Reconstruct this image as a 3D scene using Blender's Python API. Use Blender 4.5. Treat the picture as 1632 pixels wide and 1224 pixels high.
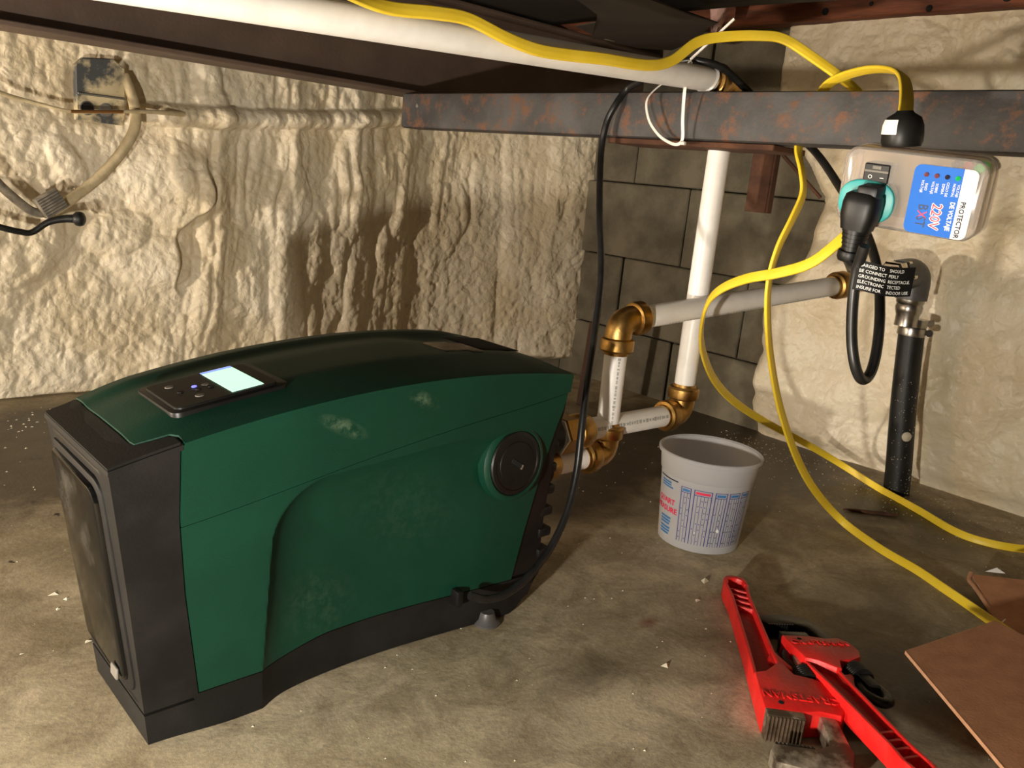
import bpy, bmesh, math, random
import numpy as np
from mathutils import Vector, Matrix

for o in list(bpy.data.objects):
    bpy.data.objects.remove(o, do_unlink=True)
scene = bpy.context.scene
COL = scene.collection
rnd = random.Random(7)

# ------------------------------------------------------------------ camera
cd = bpy.data.cameras.new('camera')
cd.sensor_fit = 'HORIZONTAL'
cd.sensor_width = 36.0
cd.lens = 36.0 * 1353.6 / 1632.0
cd.clip_start = 0.02
cam = bpy.data.objects.new('camera', cd)
COL.objects.link(cam)
# world axes: X runs along the left wall, Y along the right wall, Z up
R = np.array([[0.7383, -0.0899, 0.6685], [-0.6677, -0.2380, 0.7053], [0.0957, -0.9671, -0.2358]])
u_, s_, v_ = np.linalg.svd(R)
R = u_ @ v_
cam.matrix_world = Matrix(((R[0][0], -R[0][1], -R[0][2], 0.0),
                           (R[1][0], -R[1][1], -R[1][2], 0.0),
                           (R[2][0], -R[2][1], -R[2][2], 0.555),
                           (0, 0, 0, 1)))
scene.camera = cam

# ------------------------------------------------------------------ world, lamps, exposure
w = bpy.data.worlds.new('crawl_space_dark')
scene.world = w
w.use_nodes = True
w.node_tree.nodes['Background'].inputs[0].default_value = (1.0, 0.86, 0.70, 1)
w.node_tree.nodes['Background'].inputs[1].default_value = 0.035


def lamp(name, loc, energy, col, r):
    ld = bpy.data.lights.new(name, 'POINT')
    ld.energy = energy
    ld.color = col
    ld.shadow_soft_size = r
    lo = bpy.data.objects.new(name, ld)
    lo.location = loc
    COL.objects.link(lo)
    return lo


lamp('work_light_by_wall', (-1.40, 1.44, 0.19), 150.0, (1.0, 0.88, 0.75), 0.040)
lamp('work_light_near', (-0.30, 0.20, 0.245), 62.0, (1.0, 0.93, 0.82), 0.022)
scene.view_settings.view_transform = 'Standard'
scene.view_settings.look = 'None'
scene.view_settings.gamma = 1.0
scene.view_settings.use_curve_mapping = False
scene.view_settings.exposure = 0.0


# ------------------------------------------------------------------ materials
def lin(c):
    def f(v):
        v /= 255.0
        return v / 12.92 if v <= 0.04045 else ((v + 0.055) / 1.055) ** 2.4
    return (f(c[0]), f(c[1]), f(c[2]), 1.0)


MATS = {}


def mat(name, c1, c2=None, scale=20.0, rough=0.5, metal=0.0, bump=0.0, bscale=None, trans=0.0,
        detail=6.0, contrast=(0.35, 0.65), emit=None, estr=0.0, stretch=(1, 1, 1), rough2=None, ior=1.46,
        spec=0.5, bdist=0.002, sss=0.0):
    """procedural principled material: two tones mixed by noise, roughness variation and bump"""
    m = bpy.data.materials.new(name)
    m.use_nodes = True
    nt = m.node_tree
    b = nt.nodes['Principled BSDF']
    b.inputs['Roughness'].default_value = rough
    b.inputs['Metallic'].default_value = metal
    b.inputs['IOR'].default_value = ior
    b.inputs['Specular IOR Level'].default_value = spec
    b.inputs['Transmission Weight'].default_value = trans
    if sss:
        b.inputs['Subsurface Weight'].default_value = sss
        b.inputs['Subsurface Radius'].default_value = (0.01, 0.009, 0.008)
    tc = nt.nodes.new('ShaderNodeTexCoord')
    mp = nt.nodes.new('ShaderNodeMapping')
    mp.inputs['Scale'].default_value = stretch
    nt.links.new(tc.outputs['Object'], mp.inputs['Vector'])
    n = nt.nodes.new('ShaderNodeTexNoise')
    n.inputs['Scale'].default_value = scale
    n.inputs['Detail'].default_value = detail
    n.inputs['Roughness'].default_value = 0.6
    nt.links.new(mp.outputs[0], n.inputs['Vector'])
    r = nt.nodes.new('ShaderNodeValToRGB')
    r.color_ramp.elements[0].position = contrast[0]
    r.color_ramp.elements[1].position = contrast[1]
    r.color_ramp.elements[0].color = lin(c1)
    r.color_ramp.elements[1].color = lin(c2 or c1)
    nt.links.new(n.outputs['Fac'], r.inputs['Fac'])
    nt.links.new(r.outputs['Color'], b.inputs['Base Color'])
    if rough2 is not None:
        mr = nt.nodes.new('ShaderNodeMapRange')
        mr.inputs['From Min'].default_value = contrast[0]
        mr.inputs['From Max'].default_value = contrast[1]
        mr.inputs['To Min'].default_value = rough
        mr.inputs['To Max'].default_value = rough2
        nt.links.new(n.outputs['Fac'], mr.inputs['Value'])
        nt.links.new(mr.outputs[0], b.inputs['Roughness'])
    if bump:
        n2 = nt.nodes.new('ShaderNodeTexNoise')
        n2.inputs['Scale'].default_value = bscale or scale * 4
        n2.inputs['Detail'].default_value = 5
        nt.links.new(mp.outputs[0], n2.inputs['Vector'])
        bp = nt.nodes.new('ShaderNodeBump')
        bp.inputs['Strength'].default_value = bump
        bp.inputs['Distance'].default_value = bdist
        nt.links.new(n2.outputs['Fac'], bp.inputs['Height'])
        nt.links.new(bp.outputs[0], b.inputs['Normal'])
    if emit:
        b.inputs['Emission Color'].default_value = lin(emit)
        b.inputs['Emission Strength'].default_value = estr
    MATS[name] = m
    return m


def concrete_floor():
    m = bpy.data.materials.new('stained_concrete')
    m.use_nodes = True
    nt = m.node_tree
    N = nt.nodes.new
    L = nt.links.new
    b = nt.nodes['Principled BSDF']
    tc = N('ShaderNodeTexCoord')

    def noise(scale, detail=8, rough=0.65, dist=0.0):
        n = N('ShaderNodeTexNoise')
        n.inputs['Scale'].default_value = scale
        n.inputs['Detail'].default_value = detail
        n.inputs['Roughness'].default_value = rough
        n.inputs['Distortion'].default_value = dist
        L(tc.outputs['Object'], n.inputs['Vector'])
        return n.outputs['Fac']

    def ramp(fac, stops):
        r = N('ShaderNodeValToRGB')
        while len(r.color_ramp.elements) < len(stops):
            r.color_ramp.elements.new(0.5)
        for e, (p, c) in zip(r.color_ramp.elements, stops):
            e.position = p
            e.color = lin(c) if len(c) == 3 else c
        L(fac, r.inputs['Fac'])
        return r.outputs['Color']

    def mixc(fac, a, bb, mode='MIX'):
        x = N('ShaderNodeMix')
        x.data_type = 'RGBA'
        x.blend_type = mode
        if isinstance(fac, float):
            x.inputs[0].default_value = fac
        else:
            L(fac, x.inputs[0])
        for v, i in ((a, 6), (bb, 7)):
            if isinstance(v, tuple):
                x.inputs[i].default_value = v
            else:
                L(v, x.inputs[i])
        return x.outputs[2]

    def math_(op, a, bb=None, clamp=False):
        x = N('ShaderNodeMath')
        x.operation = op
        x.use_clamp = clamp
        for v, i in ((a, 0), (bb, 1)):
            if v is None:
                continue
            if isinstance(v, (int, float)):
                x.inputs[i].default_value = v
            else:
                L(v, x.inputs[i])
        return x.outputs[0]

    def blob(cx, cy, rx, ry):
        """soft elliptical patch of dampness, 1 in the middle, 0 at its rim"""
        mp = N('ShaderNodeMapping')
        mp.vector_type = 'TEXTURE'
        mp.inputs['Location'].default_value = (cx, cy, 0)
        mp.inputs['Scale'].default_value = (rx, ry, 1)
        L(tc.outputs['Object'], mp.inputs['Vector'])
        ln = N('ShaderNodeVectorMath')
        ln.operation = 'LENGTH'
        L(mp.outputs[0], ln.inputs[0])
        return math_('SUBTRACT', 1.0, ln.outputs['Value'], True)

    big = noise(3.2, 9, 0.62, 0.4)
    med = noise(13, 9, 0.7, 0.6)
    fine = noise(160, 4, 0.7)
    base = ramp(big, [(0.30, (140, 129, 106)), (0.48, (184, 173, 147)), (0.66, (212, 201, 176))])
    c = mixc(math_('MULTIPLY', ramp(med, [(0.42, (0, 0, 0)), (0.62, (255, 255, 255))]), 0.55), base, lin((112, 97, 72)))
    c = mixc(0.35, c, ramp(fine, [(0.3, (90, 80, 62)), (0.7, (200, 186, 158))]), 'OVERLAY')
    scratch = noise(34, 10, 0.8, 1.6)
    c = mixc(math_('MULTIPLY', ramp(scratch, [(0.56, (0, 0, 0)), (0.70, (255, 255, 255))]), 0.5), c, lin((74, 62, 44)))
    # damp and tar stains with their own ragged outline
    wet = None
    for (cx, cy, rx, ry, k) in ((0.40, 1.60, 0.60, 0.38, 1.5), (1.62, 1.05, 0.55, 0.42, 1.7), (1.20, 0.98, 0.35, 0.22, 0.9),
                                (1.62, 0.60, 0.30, 0.24, 0.7), (0.93, 0.42, 0.16, 0.12, 0.45),
                                (1.05, 0.35, 0.40, 0.28, 0.55), (0.72, 0.56, 0.22, 0.06, 0.4)):
        q = math_('MULTIPLY', blob(cx, cy, rx, ry), k * 1.5)
        wet = q if wet is None else math_('MAXIMUM', wet, q)
    wetn = math_('MULTIPLY', wet, math_('ADD', math_('MULTIPLY', noise(7, 8, 0.65, 0.5), 1.6), -0.1))
    wetm = ramp(wetn, [(0.12, (0, 0, 0)), (0.62, (255, 255, 255))])
    c = mixc(math_('MULTIPLY', wetm, 0.88), c, lin((52, 39, 25)))
    rust = math_('MULTIPLY', math_('MAXIMUM', blob(0.86, 0.60, 0.022, 0.014), blob(1.0, 0.535, 0.035, 0.05)), 0.8)
    c = mixc(rust, c, lin((120, 50, 34)))
    spots = ramp(noise(20, 3, 0.5, 0.3), [(0.665, (0, 0, 0)), (0.69, (255, 255, 255))])
    spotm = math_('MULTIPLY', spots, math_('MULTIPLY', blob(0.36, 1.45, 0.5, 0.55), 2.0, True))
    c = mixc(spotm, c, lin((40, 27, 14)))
    L(c, b.inputs['Base Color'])
    rr = N('ShaderNodeMapRange')
    rr.inputs['To Min'].default_value = 0.72
    rr.inputs['To Max'].default_value = 0.42
    L(wetm, rr.inputs['Value'])
    L(rr.outputs[0], b.inputs['Roughness'])
    b.inputs['Specular IOR Level'].default_value = 0.35
    bp = N('ShaderNodeBump')
    bp.inputs['Strength'].default_value = 0.35
    bp.inputs['Distance'].default_value = 0.003
    L(math_('ADD', math_('MULTIPLY', fine, 0.5), med), bp.inputs['Height'])
    L(bp.outputs[0], b.inputs['Normal'])
    return m


def foam_mat():
    m = bpy.data.materials.new('cream_spray_foam')
    m.use_nodes = True
    nt = m.node_tree
    N = nt.nodes.new
    L = nt.links.new
    b = nt.nodes['Principled BSDF']
    tc = N('ShaderNodeTexCoord')
    n1 = N('ShaderNodeTexNoise')
    n1.inputs['Scale'].default_value = 4.5
    n1.inputs['Detail'].default_value = 6
    L(tc.outputs['Object'], n1.inputs['Vector'])
    r = N('ShaderNodeValToRGB')
    r.color_ramp.elements[0].position = 0.36
    r.color_ramp.elements[1].position = 0.66
    r.color_ramp.elements[0].color = lin((212, 195, 162))
    r.color_ramp.elements[1].color = lin((230, 218, 193))
    L(n1.outputs['Fac'], r.inputs['Fac'])
    L(r.outputs[0], b.inputs['Base Color'])
    b.inputs['Roughness'].default_value = 0.42
    b.inputs['Specular IOR Level'].default_value = 0.42
    v = N('ShaderNodeTexVoronoi')
    v.feature = 'SMOOTH_F1'
    v.inputs['Scale'].default_value = 62
    v.inputs['Smoothness'].default_value = 0.7
    nd = N('ShaderNodeTexNoise')
    nd.inputs['Scale'].default_value = 26
    nd.inputs['Detail'].default_value = 3
    L(tc.outputs['Object'], nd.inputs['Vector'])
    mx = N('ShaderNodeMix')
    mx.data_type = 'VECTOR'
    mx.inputs[0].default_value = 0.06
    L(tc.outputs['Object'], mx.inputs[4])
    L(nd.outputs['Color'], mx.inputs[5])
    L(mx.outputs[1], v.inputs['Vector'])
    n2 = N('ShaderNodeTexNoise')
    n2.inputs['Scale'].default_value = 55
    n2.inputs['Detail'].default_value = 5
    L(tc.outputs['Object'], n2.inputs['Vector'])
    ad = N('ShaderNodeMath')
    ad.operation = 'SUBTRACT'
    L(n2.outputs['Fac'], ad.inputs[0])
    L(v.outputs['Distance'], ad.inputs[1])
    bp = N('ShaderNodeBump')
    bp.inputs['Strength'].default_value = 0.42
    bp.inputs['Distance'].default_value = 0.006
    L(ad.outputs[0], bp.inputs['Height'])
    L(bp.outputs[0], b.inputs['Normal'])
    return m


def rusty_steel(name, dark, grey, rust, amount=0.55, streak=(1, 1, 1)):
    m = mat(name, dark, grey, 9, 0.6, 0.12, 0.25, 160, stretch=streak)
    nt = m.node_tree
    b = nt.nodes['Principled BSDF']
    src = b.inputs['Base Color'].links[0].from_socket
    tc = [n for n in nt.nodes if n.type == 'TEX_COORD'][0]
    n = nt.nodes.new('ShaderNodeTexNoise')
    n.inputs['Scale'].default_value = 30
    n.inputs['Detail'].default_value = 10
    n.inputs['Roughness'].default_value = 0.80
    nt.links.new(tc.outputs['Object'], n.inputs['Vector'])
    r = nt.nodes.new('ShaderNodeValToRGB')
    r.color_ramp.elements[0].position = amount
    r.color_ramp.elements[1].position = amount + 0.10
    nt.links.new(n.outputs['Fac'], r.inputs['Fac'])
    mx = nt.nodes.new('ShaderNodeMix')
    mx.data_type = 'RGBA'
    nt.links.new(r.outputs[0], mx.inputs[0])
    nt.links.new(src, mx.inputs[6])
    mx.inputs[7].default_value = lin(rust)
    nt.links.new(mx.outputs[2], b.inputs['Base Color'])
    return m


FLOOR = concrete_floor()
FOAM = foam_mat()
BLOCK = mat('grey_concrete_block', (86, 79, 64), (116, 107, 88), 12, 0.9, bump=0.7, bscale=260)
MORTAR = mat('dark_mortar', (80, 73, 60), (98, 90, 74), 30, 0.95, bump=0.5)
PAPER = mat('black_tar_paper', (26, 22, 19), (40, 33, 28), 6, 0.6, bump=0.3, bscale=30)
PAPER2 = mat('brown_black_paper', (42, 34, 28), (58, 47, 38), 8, 0.7, bump=0.3, bscale=40)
WOOD = mat('reddish_brown_joist', (70, 34, 16), (118, 62, 30), 7, 0.7, bump=0.3, stretch=(6, 1.0, 9))
WOODDARK = mat('dark_floor_board', (38, 24, 16), (66, 40, 24), 7, 0.8, bump=0.3, stretch=(1, 8, 1))
IBEAM = rusty_steel('brown_primed_steel', (84, 68, 58), (100, 82, 70), (104, 66, 52), 0.58)
CHAN = rusty_steel('scaly_rusty_steel', (54, 53, 54), (84, 82, 81), (108, 74, 54), 0.515, (1, 1, 1))
RUST = mat('rust_brown_steel', (66, 40, 26), (96, 62, 42), 30, 0.8, 0.2, 0.4)
GREEN = mat('dark_green_plastic', (4, 49, 34), (6, 54, 38), 12, 0.48, bump=0.12, bscale=500, spec=0.4)


def add_dust(m, patches, col):
    """dried dust rubbed onto the plastic in a few ragged patches"""
    nt = m.node_tree
    b = nt.nodes['Principled BSDF']
    src = b.inputs['Base Color'].links[0].from_socket
    tc = [n for n in nt.nodes if n.type == 'TEX_COORD'][0]
    tot = None
    for (c, r, k) in patches:
        mp = nt.nodes.new('ShaderNodeMapping')
        mp.vector_type = 'TEXTURE'
        mp.inputs['Location'].default_value = c
        mp.inputs['Rotation'].default_value = (0, 0.45, 0)
        mp.inputs['Scale'].default_value = r
        nt.links.new(tc.outputs['Object'], mp.inputs['Vector'])
        ln = nt.nodes.new('ShaderNodeVectorMath')
        ln.operation = 'LENGTH'
        nt.links.new(mp.outputs[0], ln.inputs[0])
        mr = nt.nodes.new('ShaderNodeMapRange')
        mr.inputs['From Min'].default_value = 1.0
        mr.inputs['From Max'].default_value = 0.2
        mr.inputs['To Max'].default_value = k
        nt.links.new(ln.outputs['Value'], mr.inputs['Value'])
        if tot is None:
            tot = mr.outputs[0]
        else:
            ad = nt.nodes.new('ShaderNodeMath')
            ad.operation = 'MAXIMUM'
            nt.links.new(tot, ad.inputs[0])
            nt.links.new(mr.outputs[0], ad.inputs[1])
            tot = ad.outputs[0]
    n = nt.nodes.new('ShaderNodeTexNoise')
    n.inputs['Scale'].default_value = 90
    n.inputs['Detail'].default_value = 8
    n.inputs['Roughness'].default_value = 0.75
    nt.links.new(tc.outputs['Object'], n.inputs['Vector'])
    nr = nt.nodes.new('ShaderNodeMapRange')
    nr.inputs['From Min'].default_value = 0.44
    nr.inputs['From Max'].default_value = 0.66
    nt.links.new(n.outputs['Fac'], nr.inputs['Value'])
    mu = nt.nodes.new('ShaderNodeMath')
    mu.operation = 'MULTIPLY'
    nt.links.new(tot, mu.inputs[0])
    nt.links.new(nr.outputs[0], mu.inputs[1])
    mx = nt.nodes.new('ShaderNodeMix')
    mx.data_type = 'RGBA'
    nt.links.new(mu.outputs[0], mx.inputs[0])
    nt.links.new(src, mx.inputs[6])
    mx.inputs[7].default_value = lin(col)
    nt.links.new(mx.outputs[2], b.inputs['Base Color'])


add_dust(GREEN, (((-0.055, -0.105, 0.300), (0.035, 0.03, 0.010), 0.42), ((0.040, -0.105, 0.318), (0.028, 0.03, 0.010), 0.42),
                 ((0.05, -0.10, 0.17), (0.12, 0.05, 0.07), 0.10), ((-0.05, -0.09, 0.09), (0.07, 0.05, 0.05), 0.14)), (120, 140, 112))
BLACK = mat('matte_black_plastic', (17, 16, 15), (30, 28, 26), 9, 0.55, bump=0.12, bscale=420, contrast=(0.45, 0.72), rough2=0.65, spec=0.3)
BLACKP = mat('smooth_black_plastic', (15, 14, 13), (24, 23, 21), 14, 0.42, spec=0.35)
GLOSSB = mat('scuffed_gloss_black', (10, 10, 10), (70, 66, 60), 13, 0.12, contrast=(0.56, 0.82), rough2=0.55, detail=9, spec=0.32)
SCREEN = mat('lit_lcd', (150, 200, 175), None, 5, 0.2, emit=(196, 250, 214), estr=1.15)
SCREENB = mat('lit_lcd_blue_edge', (120, 140, 200), None, 5, 0.2, emit=(150, 175, 255), estr=0.9)
LEDB = mat('blue_led', (90, 100, 220), None, 5, 0.2, emit=(110, 110, 255), estr=2.0)
GREYMARK = mat('grey_print', (112, 106, 98), None, 5, 0.6)
LABELM = mat('worn_silver_label', (120, 108, 92), (176, 162, 142), 50, 0.6)
PIPE = mat('white_pipe_plastic', (234, 229, 222), (244, 240, 235), 25, 0.35, spec=0.45)
PRINT = mat('grey_pipe_print', (160, 158, 152), (196, 193, 186), 120, 0.5)
BRASS = mat('brass', (156, 118, 62), (190, 152, 90), 30, 0.32, 1.0, 0.12, 300, rough2=0.44)
COPPER = mat('copper_ring', (176, 116, 70), (206, 152, 98), 40, 0.22, 1.0)
TAPE = mat('white_thread_tape', (228, 222, 210), None, 5, 0.7)
RUBBER = mat('black_rubber_hose', (22, 22, 21), (34, 33, 31), 30, 0.45, bump=0.2, bscale=500)
SPECK = mat('foam_speck', (205, 195, 172), None, 5, 0.8)
STEEL = mat('zinc_steel', (150, 146, 140), (190, 186, 180), 60, 0.28, 1.0)
CHROME = mat('chrome_nut', (212, 206, 196), (232, 226, 216), 40, 0.16, 1.0)
GREYEL = mat('grey_plastic_elbow', (70, 68, 66), (86, 84, 82), 40, 0.42)
YELLOW = mat('yellow_cord_jacket', (242, 206, 48), (248, 214, 66), 40, 0.42, spec=0.45)
CORDK = mat('black_cord_jacket', (20, 20, 20), (32, 31, 30), 60, 0.35)
CLEAR = mat('clear_plastic', (250, 242, 234), None, 5, 0.10, trans=0.84, ior=1.20, spec=0.6)
TEAL = mat('teal_plastic', (34, 150, 150), (40, 160, 158), 30, 0.4)
PCB = mat('cream_circuit_board', (196, 178, 120), (214, 200, 150), 60, 0.6)
STKB = mat('blue_sticker', (0, 92, 188), (2, 98, 194), 20, 0.5, spec=0.25)
STKW = mat('white_sticker', (246, 240, 230), None, 5, 0.4)
NAVY = mat('navy_print', (22, 32, 62), None, 5, 0.5)
REDP = mat('red_print', (226, 42, 84), None, 5, 0.5)
WHITEP = mat('white_print', (240, 240, 236), None, 5, 0.5)
LEDR = mat('unlit_led', (110, 62, 70), None, 5, 0.25)
LEDK = mat('unlit_dark_led', (40, 36, 52), None, 5, 0.25)
LEDG = mat('green_led', (16, 130, 60), None, 5, 0.2, emit=(30, 190, 80), estr=0.5)
NYLON = mat('white_nylon', (236, 230, 222), None, 5, 0.35, trans=0.15)
REDPAINT = mat('red_wrench_paint', (206, 26, 24), (224, 40, 36), 30, 0.42, bump=0.25, bscale=220, spec=0.45)
REDDARK = mat('dark_red_web_paint', (150, 16, 14), (172, 26, 22), 30, 0.6, bump=0.5, bscale=180)
JAWB = mat('black_oxide_steel', (30, 29, 28), (52, 50, 47), 40, 0.38, 0.7, 0.2, 200)
JAWW = mat('worn_painted_steel', (88, 76, 62), (190, 178, 158), 28, 0.45, 0.6, 0.3, 160, contrast=(0.45, 0.62))
TOOTH = mat('worn_tooth_steel', (82, 66, 52), (128, 108, 88), 60, 0.45, 0.6)
CARD = mat('brown_cardboard', (170, 118, 82), (188, 134, 98), 34, 0.85, bump=0.15, bscale=300)
CARDE = mat('cardboard_core', (170, 122, 88), (188, 142, 106), 90, 0.9)
WHITESC = mat('white_plastic_scrap', (232, 228, 222), None, 5, 0.4)
TUB = mat('milky_plastic_tub', (230, 228, 228), None, 5, 0.35, trans=0.55, ior=1.15, spec=0.35)
WATER = mat('murky_water', (150, 136, 122), None, 5, 0.1, trans=0.35, ior=1.2)
BLUEP = mat('blue_table_print', (58, 64, 140), None, 5, 0.5)
CYANP = mat('light_blue_print', (60, 120, 178), None, 5, 0.5)
PINK = mat('pink_fibreglass', (222, 170, 158), (240, 200, 188), 60, 0.95, bump=0.8, bscale=200)
GALV = mat('dull_galvanised', (96, 98, 98), (150, 146, 136), 24, 0.5, 0.6)
SPLAT = mat('foam_splashed_metal', (72, 74, 74), (206, 190, 152), 16, 0.6, 0.1, bump=0.4, bscale=60, contrast=(0.44, 0.56))
HOLE = mat('dark_hole', (14, 12, 11), None, 5, 0.9)
COPPERW = mat('bare_copper_wire', (176, 128, 78), None, 20, 0.4, 0.8)
GREYCAB = mat('dusty_grey_cable', (96, 90, 80), (142, 132, 114), 60, 0.7)
FOAMCAB = mat('foam_coated_cable', (186, 168, 130), (214, 196, 158), 40, 0.6, bump=0.5, bscale=120)


# ------------------------------------------------------------------ mesh helpers
def link(name, me, m, parent=None, smooth=None):
    o = bpy.data.objects.new(name, me)
    COL.objects.link(o)
    if m is not None:
        me.materials.append(m)
    if smooth is not None and len(me.polygons):
        me.polygons.foreach_set('use_smooth', [True] * len(me.polygons))
        if smooth < 180:
            me.set_sharp_from_angle(angle=math.radians(smooth))
    if parent is not None:
        o.parent = parent
    return o


def origin_of(parent):
    """world location of a chain of un-rotated parents"""
    v = Vector((0, 0, 0))
    while parent is not None:
        v += parent.location
        parent = parent.parent
    return v


def obj(name, verts, faces, m, parent=None, smooth=35, local=False):
    """verts are world coordinates; a part is stored relative to its thing unless local"""
    if parent is not None and not local:
        q = origin_of(parent)
        verts = [(v[0] - q.x, v[1] - q.y, v[2] - q.z) for v in verts]
    me = bpy.data.meshes.new(name)
    me.from_pydata([tuple(map(float, v)) for v in verts], [], faces)
    bm = bmesh.new()
    bm.from_mesh(me)
    bmesh.ops.recalc_face_normals(bm, faces=bm.faces)
    bm.to_mesh(me)
    bm.free()
    return link(name, me, m, parent, smooth)


def thing(name, loc, label, cat, group=None, rot=None):
    o = bpy.data.objects.new(name, None)
    o.empty_display_size = 0.05
    o.location = loc
    if rot is not None:
        o.rotation_euler = rot
    COL.objects.link(o)
    return tag(o, label, cat, group)


def tag(o, label, cat, group=None):
    o['label'] = label
    o['category'] = cat
    if group:
        o['group'] = group
    return o


def struct(o, label=None):
    o['kind'] = 'structure'
    if label:
        o['label'] = label
    return o


class G:
    """collects verts and faces"""
    def __init__(self):
        self.v, self.f = [], []

    def add(self, v, f):
        n = len(self.v)
        self.v += [tuple(x) for x in v]
        self.f += [tuple(i + n for i in q) for q in f]
        return self

    def make(self, name, m, parent=None, smooth=35, local=False):
        return obj(name, self.v, self.f, m, parent, smooth, local)


def box_vf(c, s, bevel=0.0, seg=2, M=None):
    bm = bmesh.new()
    bmesh.ops.create_cube(bm, size=1.0)
    bmesh.ops.scale(bm, vec=s, verts=bm.verts)
    if bevel:
        bmesh.ops.bevel(bm, geom=list(bm.edges), offset=bevel, segments=seg, profile=0.5, affect='EDGES')
    vs = [v.co.copy() for v in bm.verts]
    bm.verts.index_update()
    fs = [tuple(v.index for v in f.verts) for f in bm.faces]
    bm.free()
    c = Vector(c)
    vs = [(M @ (v + c)) if M is not None else v + c for v in vs]
    return vs, fs


def prism_vf(poly, h0, h1, M=None, bevel=0.0, seg=2):
    """polygon in local xy, extruded from h0 to h1 in local z"""
    bm = bmesh.new()
    lo = [bm.verts.new((p[0], p[1], h0)) for p in poly]
    hi = [bm.verts.new((p[0], p[1], h1)) for p in poly]
    n = len(poly)
    bm.faces.new(lo[::-1])
    bm.faces.new(hi)
    for i in range(n):
        bm.faces.new((lo[i], lo[(i + 1) % n], hi[(i + 1) % n], hi[i]))
    bmesh.ops.recalc_face_normals(bm, faces=bm.faces)
    if bevel:
        es = [e for e in bm.edges if (e.verts[0].co.z == e.verts[1].co.z)]
        bmesh.ops.bevel(bm, geom=es, offset=bevel, segments=seg, profile=0.5, affect='EDGES')
    bm.verts.index_update()
    vs = [v.co.copy() for v in bm.verts]
    fs = [tuple(v.index for v in f.verts) for f in bm.faces]
    bm.free()
    if M is not None:
        vs = [M @ v for v in vs]
    return vs, fs


def frame_to(axis, up=Vector((0, 0, 1))):
    z = Vector(axis).normalized()
    x = Vector(up).cross(z)
    if x.length < 1e-4:
        x = Vector((1, 0, 0)).cross(z)
    x.normalize()
    y = z.cross(x)
    return Matrix((x, y, z)).transposed()


def lathe_vf(prof, base, axis, n=28, up=Vector((0, 0, 1)), hexa=False):
    """profile of (radius, distance along the axis) revolved about axis through base"""
    F = frame_to(axis, up)
    base = Vector(base)
    vs, fs = [], []
    for (r, h) in prof:
        for i in range(n):
            a = 2 * math.pi * i / n
            vs.append(base + F @ Vector((r * math.cos(a), r * math.sin(a), h)))
    k = len(prof)
    for j in range(k - 1):
        for i in range(n):
            fs.append((j * n + i, j * n + (i + 1) % n, (j + 1) * n + (i + 1) % n, (j + 1) * n + i))
    if prof[0][0] > 1e-6:
        fs.append(tuple(range(n))[::-1])
    if prof[-1][0] > 1e-6:
        fs.append(tuple((k - 1) * n + i for i in range(n)))
    return vs, fs


def catmull(pts, per=8):
    P = [np.array(p, float) for p in pts]
    P = [2 * P[0] - P[1]] + P + [2 * P[-1] - P[-2]]
    out = []
    for i in range(1, len(P) - 2):
        p0, p1, p2, p3 = P[i - 1:i + 3]
        for k in range(per):
            t = k / per
            out.append(0.5 * ((2 * p1) + (p2 - p0) * t + (2 * p0 - 5 * p1 + 4 * p2 - p3) * t * t + (3 * p1 - p0 - 3 * p2 + p3) * t ** 3))
    out.append(P[-2])
    return out


def tube_vf(pts, sect, hint=(0, 0, 1), closed=False, twist=None, scale=None):
    """sweep a closed 2D section along points with a transported frame"""
    pts = [np.array(p, float) for p in pts]
    n = len(pts)
    T = []
    for i in range(n):
        if closed:
            t = pts[(i + 1) % n] - pts[i - 1]
        else:
            t = pts[min(i + 1, n - 1)] - pts[max(i - 1, 0)]
        T.append(t / (np.linalg.norm(t) + 1e-12))
    u = np.array(hint, float)
    u = u - T[0] * (u @ T[0])
    u /= np.linalg.norm(u)
    vs, fs = [], []
    k = len(sect)
    for i in range(n):
        u = u - T[i] * (u @ T[i])
        u /= np.linalg.norm(u)
        vv = np.cross(T[i], u)
        a = 0.0 if twist is None else twist(i / (n - 1))
        uu = u * math.cos(a) + vv * math.sin(a)
        ww = -u * math.sin(a) + vv * math.cos(a)
        s = 1.0 if scale is None else scale(i / (n - 1))
        for (x, y) in sect:
            vs.append(pts[i] + uu * x * s + ww * y * s)
    m = n if closed else n - 1
    for i in range(m):
        a, b = i * k, ((i + 1) % n) * k
        for j in range(k):
            fs.append((a + j, a + (j + 1) % k, b + (j + 1) % k, b + j))
    if not closed:
        fs.append(tuple(range(k))[::-1])
        fs.append(tuple((n - 1) * k + j for j in range(k)))
    return vs, fs


def circ(r, n=14, ry=None):
    ry = ry or r
    return [(r * math.cos(2 * math.pi * i / n), ry * math.sin(2 * math.pi * i / n)) for i in range(n)]


def text_vf(s, size, M, ax='CENTER', ay='CENTER', extrude=0.0, width=1.0):
    """text as mesh, transformed by M (local x right, y up)"""
    cu = bpy.data.curves.new('lettering', 'FONT')
    cu.body = s
    cu.size = size
    cu.align_x = ax
    cu.align_y = ay
    cu.extrude = extrude
    cu.resolution_u = 2
    o = bpy.data.objects.new('lettering', cu)
    COL.objects.link(o)
    dg = bpy.context.evaluated_depsgraph_get()
    dg.update()
    me = bpy.data.meshes.new_from_object(o.evaluated_get(dg))
    vs = [M @ Vector((v.co.x * width, v.co.y, v.co.z)) for v in me.vertices]
    fs = [tuple(p.vertices) for p in me.polygons]
    bpy.data.objects.remove(o)
    bpy.data.curves.remove(cu)
    bpy.data.meshes.remove(me)
    return vs, fs


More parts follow.
